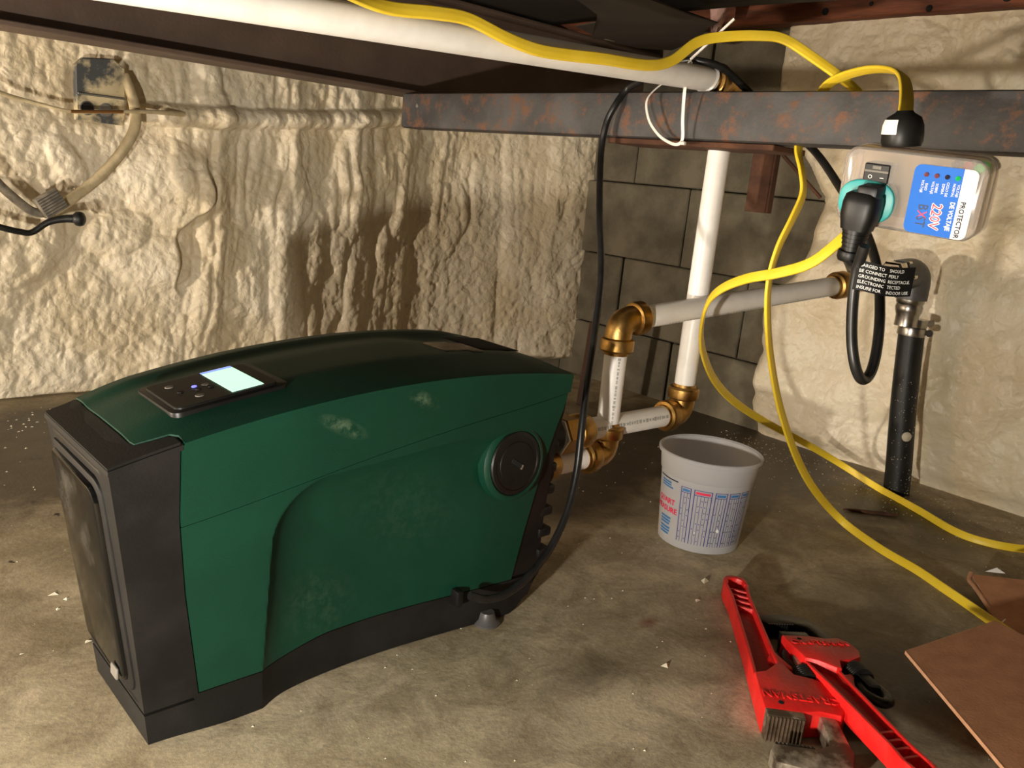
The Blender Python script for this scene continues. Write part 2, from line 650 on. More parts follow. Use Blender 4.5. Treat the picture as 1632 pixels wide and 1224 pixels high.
def rrect(x0, x1, y0, y1, r, n=6):
    out = []
    for (cx, cy, a0) in ((x1 - r, y1 - r, 0), (x0 + r, y1 - r, 90), (x0 + r, y0 + r, 180), (x1 - r, y0 + r, 270)):
        for i in range(n + 1):
            a = math.radians(a0 + 90 * i / n)
            out.append((cx + r * math.cos(a), cy + r * math.sin(a)))
    return out


def interp(xs, ys):
    return lambda x: float(np.interp(x, xs, ys))


def sstep(a, b, x):
    t = np.clip((x - a) / (b - a), 0, 1)
    return t * t * (3 - 2 * t)


# ------------------------------------------------------------------ numpy noise for the foam
def _hash(ix, iy, seed):
    h = (ix.astype(np.int64) * 374761393 + iy.astype(np.int64) * 668265263 + seed * 974711) & 0x7fffffff
    h = ((h ^ (h >> 13)) * 1274126177) & 0x7fffffff
    return ((h ^ (h >> 16)) & 0xffff) / 65535.0


def vnoise(x, y, seed=0):
    ix, iy = np.floor(x), np.floor(y)
    fx, fy = x - ix, y - iy
    fx = fx * fx * fx * (fx * (fx * 6 - 15) + 10)
    fy = fy * fy * fy * (fy * (fy * 6 - 15) + 10)
    a, b = _hash(ix, iy, seed), _hash(ix + 1, iy, seed)
    c, d = _hash(ix, iy + 1, seed), _hash(ix + 1, iy + 1, seed)
    return (a + (b - a) * fx) * (1 - fy) + (c + (d - c) * fx) * fy


def fbm(x, y, seed=0, oct=4, gain=0.5):
    s, amp, tot = 0, 1.0, 0
    for i in range(oct):
        s = s + amp * vnoise(x, y, seed + i * 17)
        tot += amp
        amp *= gain
        x, y = x * 2.03 + 3.1, y * 2.03 + 1.7
    return s / tot


def worley(x, y, seed=0):
    ix, iy = np.floor(x), np.floor(y)
    best = np.full(x.shape, 9.0)
    for dx in (-1, 0, 1):
        for dy in (-1, 0, 1):
            cx, cy = ix + dx, iy + dy
            px, py = cx + _hash(cx, cy, seed), cy + _hash(cx, cy, seed + 91)
            best = np.minimum(best, (x - px) ** 2 + (y - py) ** 2)
    return np.sqrt(best)


def bumps(x, y, seed):
    """rounded blobs that meet in creases"""
    return np.sqrt(np.clip(1.0 - worley(x, y, seed) ** 2 / 0.9, 0, 1))


def grid_obj(name, X, Y, Z, m, parent=None, keep=None):
    ny, nx = X.shape
    me = bpy.data.meshes.new(name)
    co = np.stack([X, Y, Z], -1).reshape(-1, 3)
    idx = np.arange(nx * ny).reshape(ny, nx)
    q = np.stack([idx[:-1, :-1], idx[:-1, 1:], idx[1:, 1:], idx[1:, :-1]], -1).reshape(-1, 4)
    if keep is not None:
        kk = keep[:-1, :-1].reshape(-1)
        q = q[kk]
    me.vertices.add(len(co))
    me.vertices.foreach_set('co', co.ravel())
    me.loops.add(q.size)
    me.loops.foreach_set('vertex_index', q.ravel().astype(np.int32))
    me.polygons.add(len(q))
    me.polygons.foreach_set('loop_start', (np.arange(len(q)) * 4).astype(np.int32))
    me.polygons.foreach_set('use_smooth', np.ones(len(q), bool))
    me.update()
    me.validate()
    return link(name, me, m, parent)


# ------------------------------------------------------------------ the setting
def floor_slab():
    n = 60
    xs = np.linspace(-2.2, 2.3, n)
    ys = np.linspace(-2.2, 2.3, n)
    X, Y = np.meshgrid(xs, ys)
    g = G()
    g.add([(-2.2, -2.2, 0), (2.3, -2.2, 0), (2.3, 2.3, 0), (-2.2, 2.3, 0),
           (-2.2, -2.2, -0.1), (2.3, -2.2, -0.1), (2.3, 2.3, -0.1), (-2.2, 2.3, -0.1)],
          [(0, 1, 2, 3), (7, 6, 5, 4), (0, 4, 5, 1), (1, 5, 6, 2), (2, 6, 7, 3), (3, 7, 4, 0)])
    return struct(g.make('floor', FLOOR, smooth=None))


floor_slab()


def left_wall():
    nz = 300
    x = np.concatenate([np.linspace(-2.2, 0.2, 160)[:-1], np.linspace(0.2, 1.90, 560)])
    z = np.linspace(0.0, 0.95, nz)
    X, Z = np.meshgrid(x, z)
    # slow swell of the sprayed foam; it thickens into the corner
    h = 0.016 * fbm(X * 2.6, Z * 3.0, 3, 3) + 0.20 * sstep(1.35, 1.92, X) ** 1.3
    # runs: foam that slid down the wall in tongues
    wx = X + 0.05 * (fbm(X * 5, Z * 5, 11, 3) - 0.5)
    run = np.abs(2 * vnoise(wx * 15.0, Z * 1.7, 21) - 1)
    run2 = np.abs(2 * vnoise(wx * 34.0 + 5, Z * 4.0, 23) - 1)
    m_run = sstep(0.62, 0.85, X) * (0.35 + 0.65 * fbm(X * 4, Z * 4, 31, 2)) * (1 - 0.7 * sstep(1.48, 1.75, X))
    h += m_run * (0.019 * run + 0.013 * run2)
    # blobs
    bx, bz = X + 0.03 * fbm(X * 9, Z * 9, 41, 2), Z + 0.03 * fbm(X * 9, Z * 9, 43, 2)
    m_blob = 0.35 + 0.65 * sstep(0.45, 0.62, fbm(X * 3.2, Z * 3.2, 51, 2))
    h += m_blob * (0.008 * bumps(bx * 11, bz * 9, 61) + 0.010 * bumps(bx * 27, bz * 17, 67))
    h += 0.0060 * bumps(bx * 58, bz * 42, 71) * (0.4 + fbm(X * 6, Z * 6, 79, 2)) + 0.005 * fbm(X * 45, Z * 40, 73, 3)
    # deep fold between the lobes at the left and the ridge over the buried cable
    fold = 0.775 + 0.05 * (0.45 - Z) + 0.045 * np.sin(Z * 16) + 0.012 * np.sin(Z * 47)
    m_f = sstep(0.20, 0.27, Z) * (1 - sstep(0.52, 0.56, Z))
    h += m_f * 0.020 * np.exp(-np.clip(fold - X, 0, 9) / 0.10) * (X < fold) * sstep(0, 0.012, fold - X)
    ridge_z = np.interp(X, [-1.2, 0.4, 0.64, 0.82, 1.1, 1.30, 1.6], [0.66, 0.612, 0.608, 0.618, 0.645, 0.672, 0.69])
    rr = 0.020 + 0.006 * fbm(X * 20, Z * 3, 81, 2)
    d = np.clip(1 - ((Z - ridge_z) / rr) ** 2, 0, 1)
    h += 0.034 * np.sqrt(d) * sstep(0.62, 0.72, X) * (1 - sstep(1.32, 1.5, X))
    # long bulged lobes right of the buried box
    for (cx, cz, rx, rz, a) in ((0.72, 0.47, 0.11, 0.10, 0.040), (0.52, 0.50, 0.035, 0.05, 0.028), (0.62, 0.36, 0.07, 0.05, 0.032),
                                (0.70, 0.30, 0.09, 0.06, 0.030), (0.86, 0.33, 0.035, 0.06, 0.030), (0.45, 0.52, 0.10, 0.09, 0.02),
                                (1.02, 0.50, 0.03, 0.13, 0.024), (1.17, 0.46, 0.035, 0.20, 0.030), (1.30, 0.44, 0.03, 0.16, 0.026),
                                (1.46, 0.46, 0.07, 0.25, 0.030), (0.30, 0.35, 0.25, 0.12, 0.035)):
        q = 1 - ((X - cx + 0.02 * np.sin(Z * 25)) / rx) ** 2 - ((Z - cz) / rz) ** 2
        h += 0.42 * a * np.clip(q, 0, 1) ** 0.6
    # the foam stops short of the slab with a ragged lip
    h *= 0.35 + 0.65 * sstep(0.0, 0.05, Z)
    h = h - 0.05 * (Z < 0.008 + 0.012 * fbm(X * 14, Z * 0, 91, 3))
    # pocket around the metal box
    pk = sstep(0, 0.02, 0.055 - np.abs(X - 0.575)) * sstep(0, 0.02, 0.062 - np.abs(Z - 0.632))
    h = h * (1 - pk) + 0.012 * pk
    Y = 1.935 - h
    o = grid_obj('wall_left', X, Y, Z, FOAM)
    return struct(o, 'wall of lumpy cream spray foam behind the green pump')


left_wall()


def right_wall():
    bx = 1.868
    g = G()
    g.add(*box_vf((bx + 0.06, 0.15, 0.55), (0.10, 4.1, 1.1)))
    wall = struct(g.make('wall_right', MORTAR, smooth=None), 'grey concrete block wall with spray foam in the corner')
    me = None
    zs = [(-0.035, 0.159), (0.168, 0.362), (0.371, 0.565), (0.574, 0.768), (0.777, 0.971)]
    for k, (z0, z1) in enumerate(zs):
        y = 0.14 + (0.203 if k % 2 else 0.0)
        while y < 1.95:
            if me is None:
                v, f = box_vf((0, 0, 0), (0.06, 0.402, 0.1995), 0.003, 1)
                me = bpy.data.meshes.new('block')
                me.from_pydata([tuple(q) for q in v], [], f)
                me.materials.append(BLOCK)
            b = bpy.data.objects.new('block', me)
            COL.objects.link(b)
            b.parent = wall
            b.location = (bx + 0.022 + rnd.uniform(-0.003, 0.003) - (0.012 if k == 2 else 0), y + 0.1985, (z0 + z1) / 2)
            y += 0.407
    ny, nz = 480, 300
    y = np.linspace(-1.9, 1.30, ny)
    z = np.linspace(0.0, 0.985, nz)
    Y, Z = np.meshgrid(y, z)
    h = 0.004 + 0.032 * fbm(Y * 3.0, Z * 3.0, 103, 3)
    wy = Y + 0.06 * (fbm(Y * 5, Z * 5, 111, 3) - 0.5)
    h += 0.012 * np.abs(2 * vnoise(wy * 9.0, Z * 2.4, 121) - 1)
    b1, b2 = Y + 0.04 * fbm(Y * 9, Z * 9, 141, 2), Z + 0.04 * fbm(Y * 9, Z * 9, 143, 2)
    m_b = 0.25 + 0.75 * sstep(0.42, 0.6, fbm(Y * 3.2, Z * 3.2, 151, 2))
    h += m_b * (0.015 * bumps(b1 * 9, b2 * 8, 161) + 0.009 * bumps(b1 * 22, b2 * 20, 167))
    h += 0.005 * bumps(b1 * 50, b2 * 46, 171) + 0.004 * fbm(Y * 40, Z * 40, 173, 3)
    h += 0.02 * sstep(0.80, 0.86, Z) * sstep(0.2, 0.9, fbm(Y * 6, Z * 6, 181, 2))
    edge = np.interp(Z, [0, 0.15, 0.30, 0.42, 0.58, 0.75, 0.98], [1.09, 1.12, 1.11, 1.04, 1.00, 1.15, 1.16]) + 0.07 * (fbm(Z * 9, Y * 2, 191, 3) - 0.5)
    h = h * sstep(0, 0.05, edge - Y) - 0.03 * (1 - sstep(0, 0.02, edge - Y))
    h *= 0.45 + 0.55 * sstep(0.0, 0.05, Z)
    grid_obj('spray_foam', bx - h, Y, Z, FOAM, wall, keep=(Y < edge + 0.03))
    return wall


right_wall()


def ceiling():
    g = G()
    g.add(*box_vf((0.1, 0.1, 1.12), (4.4, 4.4, 0.06)))
    c = struct(g.make('ceiling', WOODDARK, smooth=None), 'dark underside of the floor above')
    # rim joist on top of the block wall
    g = G()
    g.add(*box_vf((1.800, 0.1, 1.0265), (0.050, 4.2, 0.167), 0.003, 1))
    j = struct(g.make('trim_1', WOOD, smooth=35), 'reddish brown rim joist above the right foam wall')
    for (yy, zz, r) in ((1.02, 0.960, 0.008), (0.80, 0.951, 0.007), (0.66, 0.962, 0.010), (0.63, 0.966, 0.006), (0.92, 0.968, 0.005)):
        g = G()
        g.add(*lathe_vf([(r, 0), (r * 0.8, 0.003), (0.0, 0.004)], (1.7755, yy, zz), (-1, 0, 0), 12))
        g.make('knot', HOLE, j, 40)
    return c


ceiling()


def paper_sheets():
    # stapled tar paper over the joists
    nx, ny = 60, 40
    X, Y = np.meshgrid(np.linspace(-0.9, 1.48, nx), np.linspace(-0.2, 1.56, ny))
    Z = 0.90 + 0.02 * fbm(X * 2, Y * 2, 5, 3)
    o = grid_obj('tar_paper', X, Y, Z, PAPER)
    md = o.modifiers.new('thickness', 'SOLIDIFY')
    md.thickness = 0.002
    tag(o, 'black tar paper stretched under the floor above the white pipe', 'tar paper')
    # torn flap that hangs lower, ragged edge towards the camera
    edge = [(1.05, 1.02), (1.09, 1.09), (1.17, 1.11), (1.21, 1.15), (1.22, 1.21), (1.32, 1.26), (1.40, 1.335), (1.46, 1.33), (1.53, 1.385),
            (1.60, 1.375), (1.64, 1.31), (1.58, 1.20), (1.50, 1.12), (1.44, 1.07), (1.36, 0.99), (1.24, 0.96), (1.12, 0.97)]
    vs, fs = prism_vf(edge, 0, 0.002)
    vs = [Vector((v.x, v.y, 0.862 + v.z + 0.018 * math.sin(v.x * 9) - 0.03 * (v.y - 1.1))) for v in vs]
    o = obj('torn_paper_flap', vs, fs, PAPER2, None, 30)
    tag(o, 'torn flap of dark paper hanging above the pipe elbow', 'paper')


paper_sheets()


# ------------------------------------------------------------------ steel beams
def beams():
    t = thing('steel_i_beam', (0.6, 1.56, 0.70), 'brown steel I-beam running along the foam wall above the pump', 'steel beam')
    g = G()
    g.add(*box_vf((0.45, 1.56, 0.704), (2.8, 0.10, 0.008), 0.0015, 1))
    g.make('flange', IBEAM, t, 35)
    g = G()
    g.add(*box_vf((0.45, 1.562, 0.80), (2.8, 0.007, 0.186)))
    g.make('web', IBEAM, t, 35)
    g = G()
    g.add(*box_vf((0.45, 1.56, 0.897), (2.8, 0.10, 0.008), 0.0015, 1))
    g.make('flange', IBEAM, t, 35)
    # channel with rounded edges hanging below it
    t = thing('steel_channel', (1.07, 0.5, 0.632), 'rusty black steel channel crossing behind the clear plug box', 'steel beam')
    y0, y1 = -0.7, 1.515
    prof = [(1.0500, 0.640), (1.0520, 0.634), (1.0570, 0.632), (1.0950, 0.632), (1.0950, 0.639), (1.0585, 0.639),
            (1.0575, 0.6405), (1.0575, 0.6915), (1.0585, 0.693), (1.0950, 0.693), (1.0950, 0.700), (1.0570, 0.700), (1.0520, 0.698), (1.0500, 0.692)]
    n = len(prof)
    vs = [(p[0], y0, p[1]) for p in prof] + [(p[0], y1, p[1]) for p in prof]
    fs = [(i, (i + 1) % n, n + (i + 1) % n, n + i) for i in range(n)] + [tuple(range(n))[::-1], tuple(range(n, 2 * n))]
    obj('channel_web', vs, fs, CHAN, t, 25)
    g = G()
    g.add(*box_vf((1.10, 0.80, 0.627), (0.085, 0.30, 0.008), 0.001, 1))
    g.make('shim_plate', RUST, t, 35)
    g = G()
    g.add(*lathe_vf([(0.004, 0), (0.004, 0.0012), (0.001, 0.002)], (1.0502, 1.463, 0.675), (-1, 0, 0), 10))
    g.make('weld_spot', GALV, t, 40)
    b = thing('rusty_bracket', (1.24, 0.78, 0.54), 'rust brown steel strap hanging behind the channel right of the pipe', 'bracket')
    g = G()
    g.add(*box_vf((1.24, 0.777, 0.60), (0.005, 0.038, 0.125), 0.001, 1))
    g.make('strap', RUST, b, 35)
    g = G()
    g.add(*box_vf((1.247, 0.757, 0.60), (0.014, 0.004, 0.125), 0.001, 1))
    g.make('strap_leg', RUST, b, 35)
    g = G()
    g.add(*tube_vf([(1.25, 0.75, 0.63), (1.30, 0.70, 0.57)], circ(0.003, 8)))
    g.make('brace', RUST, b, 40)


beams()

# ------------------------------------------------------------------ the pump
TOPX = [0.205, 0.214, 0.275, 0.337, 0.400, 0.517, 0.610, 0.700, 0.757, 0.775]
TOPZ = [0.289, 0.293, 0.307, 0.319, 0.329, 0.338, 0.340, 0.334, 0.328, 0.326]


def _smooth_interp(xs, ys):
    xs, ys = np.array(xs), np.array(ys)
    co = np.polyfit(xs, ys, 4)
    return lambda x: float(np.polyval(co, x))


ztop = _smooth_interp(TOPX, TOPZ)
zseam = _smooth_interp([0.278, 0.393, 0.479, 0.558, 0.648, 0.755], [0.225, 0.246, 0.261, 0.276, 0.287, 0.303])


def zlow(x):
    return 0.041 + 0.008 * float(sstep(0.38, 0.46, x))


def xfront(z):
    return 0.2535 - 0.1365 * z + 0.001 * math.sin(z * 10)


def xgl(z):
    return float(np.interp(z, [0.0, 0.041, 0.153, 0.231, 0.307, 0.35], [0.308, 0.301, 0.284, 0.276, 0.2745, 0.274]))


def xgr(z):
    return float(np.interp(z, [0.0, 0.049, 0.175, 0.299, 0.35], [0.709, 0.716, 0.735, 0.756, 0.764]))


def xback(z):
    return float(np.interp(z, [0.0, 0.012, 0.03, 0.058, 0.12, 0.30, 0.35], [0.735, 0.748, 0.760, 0.765, 0.760, 0.757, 0.757]))


def recess(x, z):
    """depth of the moulded hollow in the side: sharp crease along an arched line, fading out towards the back"""
    a = x - 0.367
    b = (0.247 + 0.085 * (x - 0.40)) - z
    r = 0.060
    if a >= r or b >= r:
        s = min(a, b)
    else:
        s = r - math.hypot(r - a, r - b)
    if s <= 0:
        return 0.0
    amp = (1 - 0.80 * float(sstep(0.48, 0.75, x))) * (0.72 + 0.28 * float(sstep(0.03, 0.13, z)))
    return amp * (0.0125 * (1 - math.exp(-s / 0.019)) + 0.018 * (1 - math.exp(-s / 0.06)))


def ynear(x, z):
    return 0.718 - 0.0793 * z + recess(x, z) - 0.008 * float(sstep(0.253, 0.34, x)) * float(1 - sstep(0.0, 0.04, z))


def yfar(x, z):
    return 0.878 + 0.078 * (x - 0.22) - 0.0793 * (0.30 - z) * 0.6 - recess(x, z) * 0.8


def side_part(name, P, nu, nv, m, parent, off=0.0, both=True):
    """solid that follows the side skin between four border curves P(u, v) -> (x, z)"""
    near, far = [], []
    for j in range(nv + 1):
        for i in range(nu + 1):
            x, z = P(i / nu, j / nv)
            near.append((x, ynear(x, z) - off, z))
            far.append((x, yfar(x, z) + off, z))
    n = (nu + 1) * (nv + 1)
    fs = []
    ix = lambda i, j: j * (nu + 1) + i
    for j in range(nv):
        for i in range(nu):
            q = (ix(i, j), ix(i + 1, j), ix(i + 1, j + 1), ix(i, j + 1))
            fs.append(q)
            fs.append(tuple(n + k for k in q[::-1]))
    ring = [ix(i, 0) for i in range(nu + 1)] + [ix(nu, j) for j in range(1, nv + 1)] + \
           [ix(i, nv) for i in range(nu - 1, -1, -1)] + [ix(0, j) for j in range(nv - 1, 0, -1)]
    for a, b in zip(ring, ring[1:] + ring[:1]):
        fs.append((b, a, n + a, n + b))
    return obj(name, near + far, fs, m, parent, 24)


def lerp(a, b, t):
    return a + (b - a) * t


def pump():
    T = thing('water_pump', (0.49, 0.80, 0.0), 'dark green and black water pump with a lit screen on its curved top', 'water pump')
    gap = 0.0012

    # black base
    def Pb(u, v):
        x0, x1 = xfront(0.02), 0.752
        x = lerp(x0, x1, u)
        z0 = 0.0 if u < 0.2 else 0.002 * float(sstep(0.2, 0.3, u))
        z0 += 0.018 * float(sstep(0.93, 1.0, u))
        z1 = (zlow(x) if x > 0.30 else 0.041 - 0.006) - gap
        z = lerp(z0, z1, v)
        return (lerp(xfront(z), 0.745 + 0.02 * v, u), z)
    side_part('base', Pb, 140, 8, BLACK, T, 0.0)

    # black front cap
    def Pc(u, v):
        z1 = ztop(lerp(0.213, 0.275, u))
        z = lerp(0.037, z1, v)
        return (lerp(xfront(z), xgl(z) - gap, u), z)
    side_part('front_cap', Pc, 6, 30, BLACK, T, 0.0)

    # green side panel below the shoulder line
    def Pg(u, v):
        xa = lerp(0.29, 0.735, u)
        z = lerp(zlow(xa), zseam(xa), v)
        for _ in range(3):
            x = lerp(xgl(z), xgr(z) - gap, u)
            z = lerp(zlow(x), zseam(x) - gap * 0.6, v)
        return (x, z)
    side_part('side_panel', Pg, 200, 110, GREEN, T, 0.0)

    # green shoulder above it
    def Ps(u, v):
        xa = lerp(0.275, 0.757, u)
        z = lerp(zseam(xa), ztop(xa), v)
        for _ in range(3):
            x = lerp(xgl(z), 0.7575, u)
            z = lerp(zseam(x) + gap * 0.6, ztop(x) - 0.003, v)
        return (x, z)
    side_part('shoulder_panel', Ps, 60, 10, GREEN, T, 0.0016)

    # black back plate, a touch narrower
    def Pk(u, v):
        z = lerp(0.05, zseam(0.757) - 0.004, v)
        return (lerp(xgr(z), xback(z), u), z)
    bp = side_part('back_plate', Pk, 6, 24, BLACKP, T, -0.003)
    for k in range(6):                                    # cooling ribs on the back
        z = 0.075 + 0.030 * k
        g = G()
        g.add(*box_vf((xback(z) + 0.004, 0.80, z), (0.022, 0.17, 0.013), 0.003, 2))
        g.make('rib', BLACKP, bp, 40)

    # top cover with a crowned middle
    def top(name, xa, xb, nu, m, dz=0.0):
        nv = 26
        vs, fs = [], []
        for lay in (0, 1):
            for j in range(nv + 1):
                v = j / nv
                for i in range(nu + 1):
                    x = lerp(xa(v), xb(v), i / nu)
                    zt = ztop(x)
                    y = lerp(ynear(x, zt) - 0.0016, yfar(x, zt) + 0.0016, v)
                    crown = 0.0110 * float(np.interp(v, [0, 0.02, 0.30, 1], [0, 0.12, 1, 1])) - 0.0030 * float(sstep(0.62, 0.80, v)) + 0.003 * float(sstep(0.83, 0.87, v)) - 0.003 * float(sstep(0.90, 1.0, v))
                    crown -= 0.006 * math.exp(-((v - 0.72) / 0.10) ** 2) * float(sstep(0.58, 0.66, x)) * (1 - float(sstep(0.70, 0.74, x)))
                    z = zt - 0.0025 + crown * float(sstep(0.20, 0.30, x)) * (1 - 0.5 * float(sstep(0.70, 0.76, x))) + dz
                    vs.append((x, y, z if lay else zt - 0.007))
        n = (nu + 1) * (nv + 1)
        ix = lambda i, j: j * (nu + 1) + i
        for j in range(nv):
            for i in range(nu):
                q = (ix(i, j), ix(i + 1, j), ix(i + 1, j + 1), ix(i, j + 1))
                fs.append(tuple(n + k for k in q))
                fs.append(q[::-1])
        ring = [ix(i, 0) for i in range(nu + 1)] + [ix(nu, j) for j in range(1, nv + 1)] + \
               [ix(i, nv) for i in range(nu - 1, -1, -1)] + [ix(0, j) for j in range(nv - 1, 0, -1)]
        for a, b in zip(ring, ring[1:] + ring[:1]):
            fs.append((b, a, n + a, n + b))
        return obj(name, vs, fs, m, T, 22)

    def xcut(v):
        return 0.2425 + 0.0335 * float(1 - sstep(0.10, 0.16, v))
    cover = top('top_cover', lambda v: xcut(v) + 0.0008, lambda v: 0.7575, 90, GREEN, 0.0012)
    top('cap_top', lambda v: xfront(0.293) + 0.0, lambda v: xcut(v) - 0.0008, 10, BLACK)

    # front face: raised rounded frame, groove and glossy door
    def face(name, y0, y1, z0, z1, r, d0, d1, m, bev, parent=T):
        poly = rrect(y0, y1, z0, z1, r)
        vs, fs = prism_vf(poly, 0, 1, None)
        vs, fs = prism_vf([(p[0], p[1]) for p in poly], d0, d1, None, bev, 2)
        out = []
        for v in vs:
            y, z, d = v.x, v.y, v.z
            k = (y - 0.79) / 0.08
            taper = 1.0 - 0.10 * (0.29 - z) / 0.29
            yy = 0.79 + (y - 0.79) * taper
            out.append((xfront(z) - d + 0.006 * k * k, yy, z))
        return obj(name, out, fs, m, parent, 30)
    face('front_frame', 0.708, 0.872, 0.040, 0.282, 0.020, -0.004, 0.0045, BLACKP, 0.002)
    door = face('front_door', 0.732, 0.868, 0.058, 0.262, 0.016, 0.0, 0.010, GLOSSB, 0.004)
    face('door_rim', 0.722, 0.870, 0.050, 0.272, 0.018, 0.0, 0.0062, BLACK, 0.0015, door)
    g = G()
    g.add(*box_vf((xfront(0.060) - 0.011, 0.752, 0.068), (0.003, 0.016, 0.012), 0.001, 1))
    g.make('latch', GREYMARK, door, 40)

    # control panel let into the top cover
    def onto(x, y, up=0.0):
        zt = 0.318 + (x - 0.287) * 0.164
        return Vector((x, y, zt + up))
    ex = Vector((1, 0, 0.164)).normalized()
    ey = Vector((0, 1, 0))
    ez = ex.cross(ey)
    Mp = Matrix((ex, ey, ez)).transposed().to_4x4()
    Mp.translation = Vector((0.339, 0.780, 0.3285))
    g = G()
    g.add(*prism_vf(rrect(-0.058, 0.058, -0.048, 0.048, 0.010), -0.012, 0.0010, Mp, 0.0008, 2))
    cp = g.make('control_panel', BLACKP, T, 30)
    g = G()
    g.add(*prism_vf(rrect(-0.052, 0.050, -0.041, 0.041, 0.008), -0.002, 0.0030, Mp, 0.0006, 1))
    g.make('glass_plate', BLACKP, cp, 30)
    g = G()
    g.add(*prism_vf([(0.004, -0.036), (0.036, -0.036), (0.036, 0.034), (0.004, 0.034)], 0.0031, 0.0036, Mp))
    g.make('screen', SCREEN, cp, None)
    g = G()
    g.add(*prism_vf([(0.004, 0.034), (0.036, 0.034), (0.036, 0.040), (0.004, 0.040)], 0.0031, 0.0036, Mp))
    g.make('screen_edge', SCREENB, cp, None)
    g = G()
    g.add(*lathe_vf([(0.0026, 0), (0.0026, 0.0006), (0.0, 0.0011)], Mp @ Vector((-0.016, 0.006, 0.003)), ez, 10))
    g.make('status_light', LEDB, cp, 40)
    for (x, y, r) in ((-0.034, 0.022, 0.0045), (-0.022, -0.022, 0.0045), (-0.006, 0.004, 0.0036), (-0.032, 0.0, 0.003), (-0.004, -0.006, 0.0030), (-0.016, -0.004, 0.003)):
        g = G()
        g.add(*lathe_vf([(r, 0), (r * 0.9, 0.0007), (0, 0.0009)], Mp @ Vector((x, y, 0.003)), ez, 12))
        g.make('button', GREYMARK if r > 0.0033 else BLACK, cp, 40)

    # worn label and hand hole at the back of the top
    def top_patch(name, x0, x1, y0, y1, up, m):
        vs = []
        n = 6
        for j in range(n + 1):
            for i in range(n + 1):
                x, y = lerp(x0, x1, i / n), lerp(y0, y1, j / n)
                vs.append((x, y, ztop(x) + up + 0.0050))
        fs = [(j * 7 + i, j * 7 + i + 1, (j + 1) * 7 + i + 1, (j + 1) * 7 + i) for j in range(n) for i in range(n)]
        o = obj(name, vs, fs, m, T, 40)
        md = o.modifiers.new('thickness', 'SOLIDIFY')
        md.thickness = 0.0012
        md.offset = 0.0
        return o
    top_patch('label', 0.615, 0.648, 0.768, 0.812, 0.0052, LABELM)
    top_patch('label', 0.650, 0.668, 0.760, 0.806, 0.0052, LABELM)
    top_patch('hand_recess', 0.672, 0.735, 0.770, 0.850, 0.0048, HOLE)

    # round access cap in its green ring
    F = Vector((0, -1, 0.0793)).normalized()
    c = Vector((0.681, ynear(0.681, 0.221) - 0.0065, 0.221))
    g = G()
    g.add(*lathe_vf([(0.049, -0.010), (0.0485, 0.0005), (0.0455, 0.0035), (0.0420, 0.0045), (0.0405, 0.0035), (0.0405, -0.004)], c, F, 48))
    g.make('cap_ring', GREEN, T, 30)
    g = G()
    g.add(*lathe_vf([(0.0400, -0.003), (0.0400, 0.0035), (0.0385, 0.0052), (0.034, 0.0056), (0.0335, 0.0045), (0.027, 0.0045), (0.0265, 0.0056), (0.0, 0.0056)], c, F, 44))
    cap = g.make('access_cap', BLACKP, T, 30)
    g = G()
    Mc = frame_to(F).to_4x4()
    Mc.translation = c + F * 0.0057
    Mr = Mc @ Matrix.Rotation(math.radians(-32), 4, 'Z')
    g.add(*box_vf((0, 0, 0), (0.020, 0.0055, 0.0016), 0.0006, 1, Mr))
    g.make('key_slot', HOLE, cap, 40)
    g = G()
    g.add(*box_vf((0.0095, -0.001, 0.0008), (0.0022, 0.0060, 0.0010), 0, 1, Mr))
    g.make('slot_edge', GREYMARK, cap, 40)

    # feet
    for (x, y) in ((0.675, 0.728), (0.675, 0.868), (0.30, 0.745), (0.30, 0.845)):
        g = G()
        g.add(*lathe_vf([(0.017, 0), (0.018, 0.003), (0.012, 0.007), (0.009, 0.016)], (x, y - 0.012, 0.0), (0, 0, 1), 20))
        g.make('foot', GREYEL, T, 40)

    # cable gland at the low back corner
    g = G()
    g.add(*box_vf((0.625, ynear(0.63, 0.05) - 0.006, 0.048), (0.010, 0.016, 0.022), 0.003, 2))
    g.make('cable_gland', BLACKP, T, 40)

    # two ports out of the back
    for (z, r) in ((0.207, 0.027), (0.158, 0.022)):
        g = G()
        g.add(*lathe_vf([(r + 0.006, 0), (r + 0.006, 0.022), (r, 0.026), (r, 0.078 if r > 0.025 else 0.068)], (0.752, 0.785, z + 0.004), (1, 0, 0), 26))
        g.make('port', BLACKP, T, 30)
    return T


pump()


# ------------------------------------------------------------------ pipes
PR = 0.0167


def pipe_part(name, a, b, m, parent, r=PR):
    g = G()
    d = Vector(b) - Vector(a)
    g.add(*lathe_vf([(r, 0), (r, d.length)], a, d, 30))
    return g.make(name, m, parent, 50)


def collar(parent, c, axis, r0=0.0195, r1=0.0250, h=0.016, name='collar', m=None):
    g = G()
    g.add(*lathe_vf([(r0, -h * 0.75), (r1 * 0.96, -h * 0.6), (r1, -h * 0.42), (r1, h * 0.35), (r1 * 0.93, h * 0.52), (PR + 0.002, h * 0.6), (PR + 0.001, h * 0.85)], c, axis, 32))
    return g.make(name, m or BRASS, parent, 32)


def elbow(parent, corner, d1, d2, leg=0.034, r=0.0200):
    """street elbow with a push-fit collar on either leg"""
    c = Vector(corner)
    d1, d2 = Vector(d1).normalized(), Vector(d2).normalized()
    bend = 0.020
    pts = [c + d1 * leg]
    for i in range(9):
        t = i / 8
        p = (c + d1 * bend) * (1 - t) ** 2 + c * 2 * t * (1 - t) + (c + d2 * bend) * t * t
        pts.append(p)
    pts.append(c + d2 * leg)
    g = G()
    g.add(*tube_vf([tuple(p) for p in pts], circ(r, 26), hint=tuple(d1.cross(d2))))
    e = g.make('elbow', BRASS, parent, 50)
    collar(e, c + d1 * (leg + 0.002), d1)
    collar(e, c + d2 * (leg + 0.002), d2)
    return e


